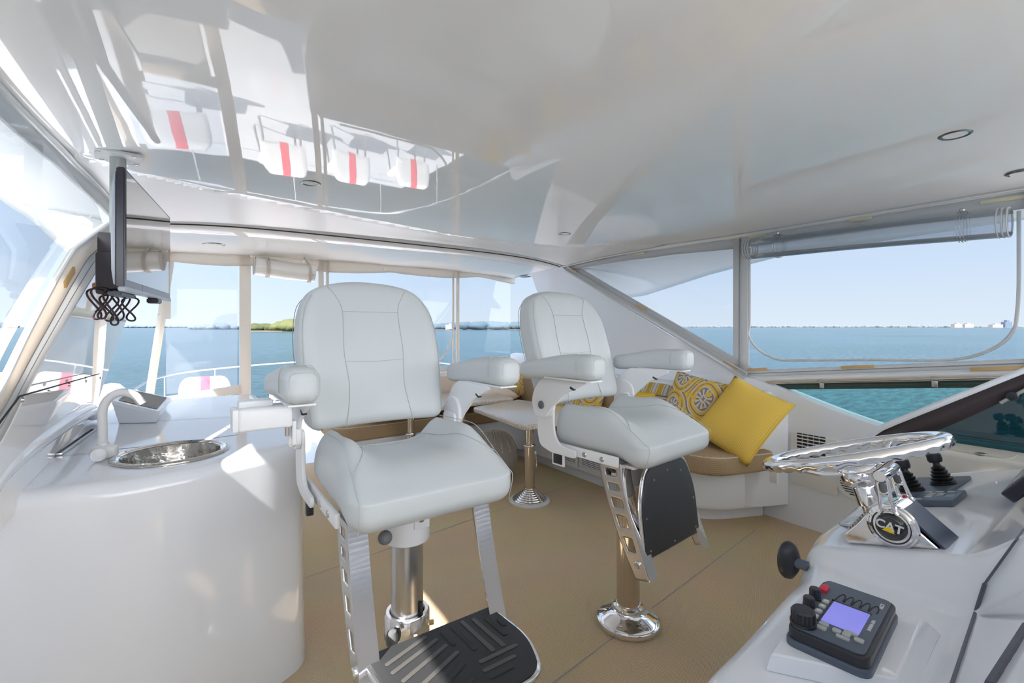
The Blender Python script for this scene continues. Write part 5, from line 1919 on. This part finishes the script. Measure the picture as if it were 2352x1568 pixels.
# handrail with its two clamps
hr = thing('side_rail', 'long polished steel rail along the top of the green side screen', 'handrail', (3.33, .9, 1.0))
m = MB(); m.tube(curve([(3.345, 1.83, .845 + .03), (3.335, 1.80, .875), (3.330, 1.60, zr_(1.60) + .006), (3.33, 1.1, zr_(1.1) + .006), (3.33, .5, zr_(.5) + .006), (3.33, -1.9, zr_(-1.9) + .006)], 6), .013, 14)
m.build('rail_tube', bronze, hr, smooth=60)
for px in (1889, 2148):
    p = onx(px, 862, 3.33)
    m = MB(); m.cyl((3.33, p.y - .016, zr_(p.y) + .006), (3.33, p.y + .016, zr_(p.y) + .006), .0150, n=20)
    m.box((3.322, p.y, zr_(p.y) - .020), (.006, .026, .036), bev=.003); m.build('rail_clamp', satin, hr)

# ================================================================== ROLLED CLEAR PANELS
rl = thing('rolled_side_panel', 'clear vinyl side panel rolled up and strapped under the starboard ceiling edge', 'rolled panel', (3.25, 1.1, 1.8))
a = Vector((3.25, 1.765, 1.843)); b = Vector((3.25, .475, 1.80))
m = MB()
def roll(a, b, r_, turns, n=90, seg=30, sq=1.0):
    m = MB()
    ax_ = (b - a).normalized(); u_ = ax_.orthogonal().normalized(); v_ = ax_.cross(u_)
    def f(u, v):
        an = v * turns * 2 * PI
        rr_ = r_ * (1 - .16 * v) * (1 + .04 * math.sin(u * 7 + an))
        return a.lerp(b, u) + u_ * rr_ * math.cos(an) + v_ * rr_ * math.sin(an) * sq
    m.grid(seg, n, f)
    return m
roll(a, b, .070, 2.0).build('vinyl_roll', rollclear, rl, smooth=180)
for p, q_ in ((a, 1), (b, -1)):
    m = MB()
    for k_ in range(3): 
        m.tube([p + (b - a).normalized() * q_ * (.006 + .018 * k_) + Vector((.071 * math.cos(t), 0, .071 * math.sin(t))) for t in [2 * PI * i / 32 for i in range(32)]], .0035, 6, closed=True)
    m.build('roll_end_hem', canvasw, rl)
for px in (1788, 2212):
    p = onx(px, 540, 3.25); c = Vector((3.25, p.y, lerp(a.z, b.z, (a.y - p.y) / (a.y - b.y))))
    m = MB(); m.tube([c + Vector((.077 * math.cos(t), 0, .077 * math.sin(t))) for t in [2 * PI * i / 32 for i in range(32)]] , .003, 6, closed=True)
    for dy in (-.012, .012): m.tube([c + Vector((.077 * math.cos(t), dy, .077 * math.sin(t))) for t in [2 * PI * i / 32 for i in range(32)]] , .002, 6, closed=True)
    s_ = m.build('roll_strap', rollclear, rl)
    m = MB(); m.lathe([(0, .008), (.006, .007), (.012, 0)], (0, 0, 0), 16, M=frame(c + Vector((-.020, .0, .083)), Vector((0, 1, 0)), Vector((0, 0, 1)), Vector((-1, 0, 0)))); m.build('snap', satin, s_)
ra = thing('rolled_aft_panel', 'clear vinyl door panel rolled up under the aft valance, left of the big seat', 'rolled panel', (.8, 4.55, 1.8))
a = ony(585, 611, 4.56); b = ony(722, 629, 4.56)
roll(a, b, .080, 3.0, n=110).build('vinyl_roll', mat('thick_roll', (.90, .87, .83), .15, spec=.6), ra, smooth=180)
m = MB()
for k_ in range(7):
    r_ = .078 - k_ * .011
    m.tube([a + Vector((-.004, r_ * math.cos(t) * (1 + .1 * math.sin(3 * t + k_)), r_ * math.sin(t) * (1 + .1 * math.cos(2 * t + k_)))) for t in [2 * PI * i / 30 for i in range(30)]], .0045, 6, closed=True)
m.build('roll_end', canvas, ra)
for px in (612, 708):
    c = a.lerp(b, (px - 585) / (722 - 585))
    m = MB()
    for dx in (-.012, 0, .012): m.tube([c + Vector((dx, .084 * math.cos(t), .084 * math.sin(t))) for t in [2 * PI * i / 32 for i in range(32)]], .004, 6, closed=True)
    m.tube([c + Vector((0, -.06, .06)), c + Vector((-.05, -.05, .135))], .007, 6)
    m.build('roll_strap', canvas, ra)

# ================================================================== TELEVISION
tv = thing('television', 'flat black television hung from the ceiling on a metal pole, seen edge-on', 'television', (-.20, 2.45, 1.4))
tn, tf = at(287, 520, 1.60), at(391, 600, 2.33)
tn.z = tf.z = 0
ax = (tf - tn).normalized(); nr = Vector((ax.y, -ax.x, 0))       # screen normal, towards starboard
W_ = (tf - tn).length
zb, zt_ = 1.432, 1.842
Mt = lambda a, d, z: tn + ax * a + nr * d + Vector((0, 0, z))
def boxT(a0, a1, d0, d1, z0, z1, bev=0.0):
    m = MB(); t = bmesh.new(); bmesh.ops.create_cube(t, size=1)
    for v in t.verts: v.co = Vector(((v.co.x + .5) * (a1 - a0) + a0, (v.co.y + .5) * (d1 - d0) + d0, (v.co.z + .5) * (z1 - z0) + z0))
    if bev: bmesh.ops.bevel(t, geom=list(t.edges), offset=bev, segments=2, affect='EDGES')
    m._merge(t, None, lambda c: Mt(c.x, c.y, c.z))
    return m
boxT(0, W_, -.024, 0, zb, zt_, .004).build('bezel', tvm, tv)
boxT(.012, W_ - .012, .0, .0015, zb + .028, zt_ - .012).build('screen', tvglass, tv)
boxT(.0, W_, -.020, .004, zb - .012, zb + .004, .003).build('lower_trim', tvsil, tv)
m = MB(); q = [(-.028, zb + .01), (-.028, zt_ - .01), (-.036, zt_ - .05), (-.042, 1.66), (-.040, zb + .06), (-.034, zb + .01)]
m.prism(q, lambda d, z: Mt(.012, d, z), lambda d, z: Mt(W_ - .012, d, z)); m.build('rear_case', tvsil, tv, bevel=.004)
m = MB(); m.box(Mt(.30, -.085, 1.56), (.05, .12, .20), rot=math.atan2(ax.y, ax.x), bev=.01); m.box(Mt(.25, -.07, 1.50), (.03, .14, .16), rot=math.atan2(ax.y, ax.x), bev=.01)
m.build('wall_mount', mat('mount_dark', (.09, .08, .09), .4), tv)
pc_ = at(271, 330, 1.93)
m = MB(); m.cyl((pc_.x, pc_.y, 1.60), (pc_.x, pc_.y, zc(pc_.x, pc_.y)), .027, n=28); pl_ = m.build('ceiling_pole', mat('grey_pole', (.50, .51, .48), .45), tv)
m = MB(); m.box((pc_.x, pc_.y, zc(pc_.x, pc_.y) - .012), (.15, .15, .012), rot=.15, bev=.002); pt_ = m.build('ceiling_plate', mat('plate_white', (.70, .69, .68), .35), tv)
for i in range(4):
    m = MB(); m.lathe([(0, -.003), (.007, -.002), (.008, 0)], (pc_.x + .056 * (1 if i & 1 else -1), pc_.y + .056 * (1 if i & 2 else -1), zc(pc_.x, pc_.y) - .0185), 14); m.build('plate_screw', satin, pt_)
boxT(.42, .50, -.02, .02, zb - .035, zb - .012, .004).build('bottom_bracket', blackp, tv)
boxT(.05, .25, -.06, -.02, zb - .025, zb - .010, .004).build('port_box', greyp, tv)
cb = MB()
random.seed(11)
for k_ in range(6):
    c = Mt(.04 + .055 * k_, -.05 - .020 * ((5 - k_) % 4), zb - .022 - .012 * (k_ % 2)); rr_ = random.uniform(.042, .062)
    tl = random.uniform(-.5, .5)
    cb.tube([c + ax * rr_ * math.cos(t) + Vector((0, 0, rr_ * math.sin(t) * 1.05 - .03)) + nr * .02 * math.sin(t * 2 + tl) for t in [2 * PI * i / 28 for i in range(28)]], .0034, 8, closed=True)
cb.build('cable_loops', mat('cable', (.035, .02, .03), .4), tv, smooth=180)
m = MB(); p = at(222, 656, 1.75); m.cyl(p, p + Vector((.05, .03, .005)), .004); m.lathe([(0, 0), (.011, .001), (.012, .006), (.008, .012), (0, .013)], (0, 0, 0), 20, M=frame(p, Vector((0, 1, 0)), Vector((0, 0, 1)), Vector((-1, 0, 0)))); m.build('mount_knob', woodk, tv)
m = MB(); p = onp(167, 701, .002); m.lathe([(0, .012), (.010, .009), (.013, 0)], (0, 0, 0), 20, M=frame(p, Vector((0, 1, 0)), Vector((0, 0, 1)), Vector((1, 0, 0))))
tag(m.build('chrome_stud', chrome), 'small chrome stud on the port arch panel below the television', 'stud')

# ================================================================== CEILING LIGHTS
def light(px, py, zf, label, r_=.052):
    r = ray(px, py); k = .5
    while k < 9:
        p = EYE + r * k
        if p.z > zf(p.x, p.y): break
        k += .002
    c = EYE + r * (k - .004)
    o = thing('ceiling_light', label, 'light', tuple(c), 'round recessed lights in the hardtop')
    m = MB(); m.lathe([(r_, 0), (r_ + .001, -.004), (r_ - .006, -.009), (r_ - .014, -.006), (r_ - .016, 0)], c, 40); m.build('light_rim', MATS['lamp_rim'], o, smooth=50)
    m = MB(); m.lathe([(r_ - .016, -.002), (r_ * .45, -.0035), (0, -.004)], c, 32); m.build('light_lens', lampm, o, smooth=60)
light(713, 418, zc, 'round recessed ceiling light above the big left chair')
light(1297, 535, zc, 'small round ceiling light nearest the top of the slanted arch')
light(2194, 307, zc, 'large round ceiling light above the starboard side opening')
light(2345, 395, zc, 'round ceiling light cut off by the right edge')
light(490, 560, zs, 'round light in the aft soffit just right of the television', .078)
light(1206, 634, zs, 'round light in the aft soffit above the right chair', .068)
c = onz(915, 584, 1.955)
m = MB(); m.tube([c + Vector((.105 * math.cos(t), .105 * math.sin(t), -.006)) for t in [2 * PI * i / 48 for i in range(48)]], .002, 6, closed=True)
for i in range(4):
    m.cyl(c + Vector((.09 * math.cos(i * 1.57 + .4), .09 * math.sin(i * 1.57 + .4), -.004)), c + Vector((.09 * math.cos(i * 1.57 + .4), .09 * math.sin(i * 1.57 + .4), -.010)), .004, n=8)
tag(m.build('soffit_cover', seamm), 'flush round cover outline in the aft soffit above the left chair', 'cover')
# cleats on the ceiling edge
for px, py, lb_ in ((1957, 514, 'left'), (1980, 512, 'right')):
    p = onx(px, py, 3.315); m = MB(); m.lathe([(0, .004), (.005, .003), (.007, 0)], (0, 0, 0), 14, M=frame(p, Vector((0, 1, 0)), Vector((0, 0, 1)), Vector((-1, 0, 0))))
    tag(m.build('snap_stud', satin), lb_ + ' one of two dark snap studs in the canvas band above the side opening', 'snap', 'pair of snap studs above the side opening')

# ================================================================== OUT ON THE AFT DECK
def deck_chair(x, y, label):
    o = thing('deck_stool', label, 'stool', (x, y, 0), 'red-striped stools on the aft deck')
    m = MB(); m.rbox((.50, .46, .10), .045, f=lambda p: Vector(p) + Vector((x, y, .44)), dens=8); m.build('seat', gelmatte, o, smooth=180)
    m = MB(); m.rbox((.52, .09, .42), .042, f=lambda p: Vector((p.x * (1 - .25 * max(0, p.z / .21) ** 3) + x, p.y + y - .22, p.z + .50)), dens=10); bk = m.build('backrest', gelmatte, o, smooth=180)
    m = MB(); m.rbox((.155, .096, .426), .044, f=lambda p: Vector((p.x + x, p.y + y - .22, p.z + .50)), dens=8); m.build('red_stripe', pinkm, bk, smooth=180)
    for sx in (-.2, .2):
        for sy in (-.18, .18):
            m = MB(); m.tube([(x + sx, y + sy, .40), (x + sx * 1.15, y + sy * 1.15, 0)], .014, 8); m.build('leg', seamm, o)
deck_chair(.22, 6.85, 'white stool with a red stripe on the aft deck, seen through the hazy panel')
deck_chair(1.25, 7.4, 'white red-striped stool on the aft deck, second from port')
deck_chair(2.05, 7.2, 'white red-striped stool on the aft deck, third from port')
deck_chair(2.85, 6.9, 'white red-striped stool on the aft deck, nearest the starboard side')
rr2 = thing('deck_rail', 'thin steel guard rail around the aft deck beyond the clear panels', 'railing', (1.4, 8.4, 0))
rp = curve([(-.55, 6.2, .40), (-.45, 7.2, .56), (-.2, 8.0, .62), (.4, 8.4, .66), (1.6, 8.6, .70), (3.0, 8.5, .70), (3.6, 7.4, .68), (3.7, 5.0, .66)], 6)
m = MB(); m.tube(rp, .013, 8); m.build('top_rail', alu, rr2)
for i in range(0, len(rp), 6):
    m = MB(); m.tube([rp[i], Vector((rp[i].x, rp[i].y, -.02))], .010, 8); m.build('stanchion', alu, rr2)
# white locker outside the port coaming
m = MB(); m.slab(rpoly([(-.80, 1.95), (-.60, 1.95), (-.58, 3.0), (-.78, 3.0)], .04), .70, 1.10, .03)
tag(m.build('locker', gel), 'white boxy locker moulding outside the port coaming', 'locker')
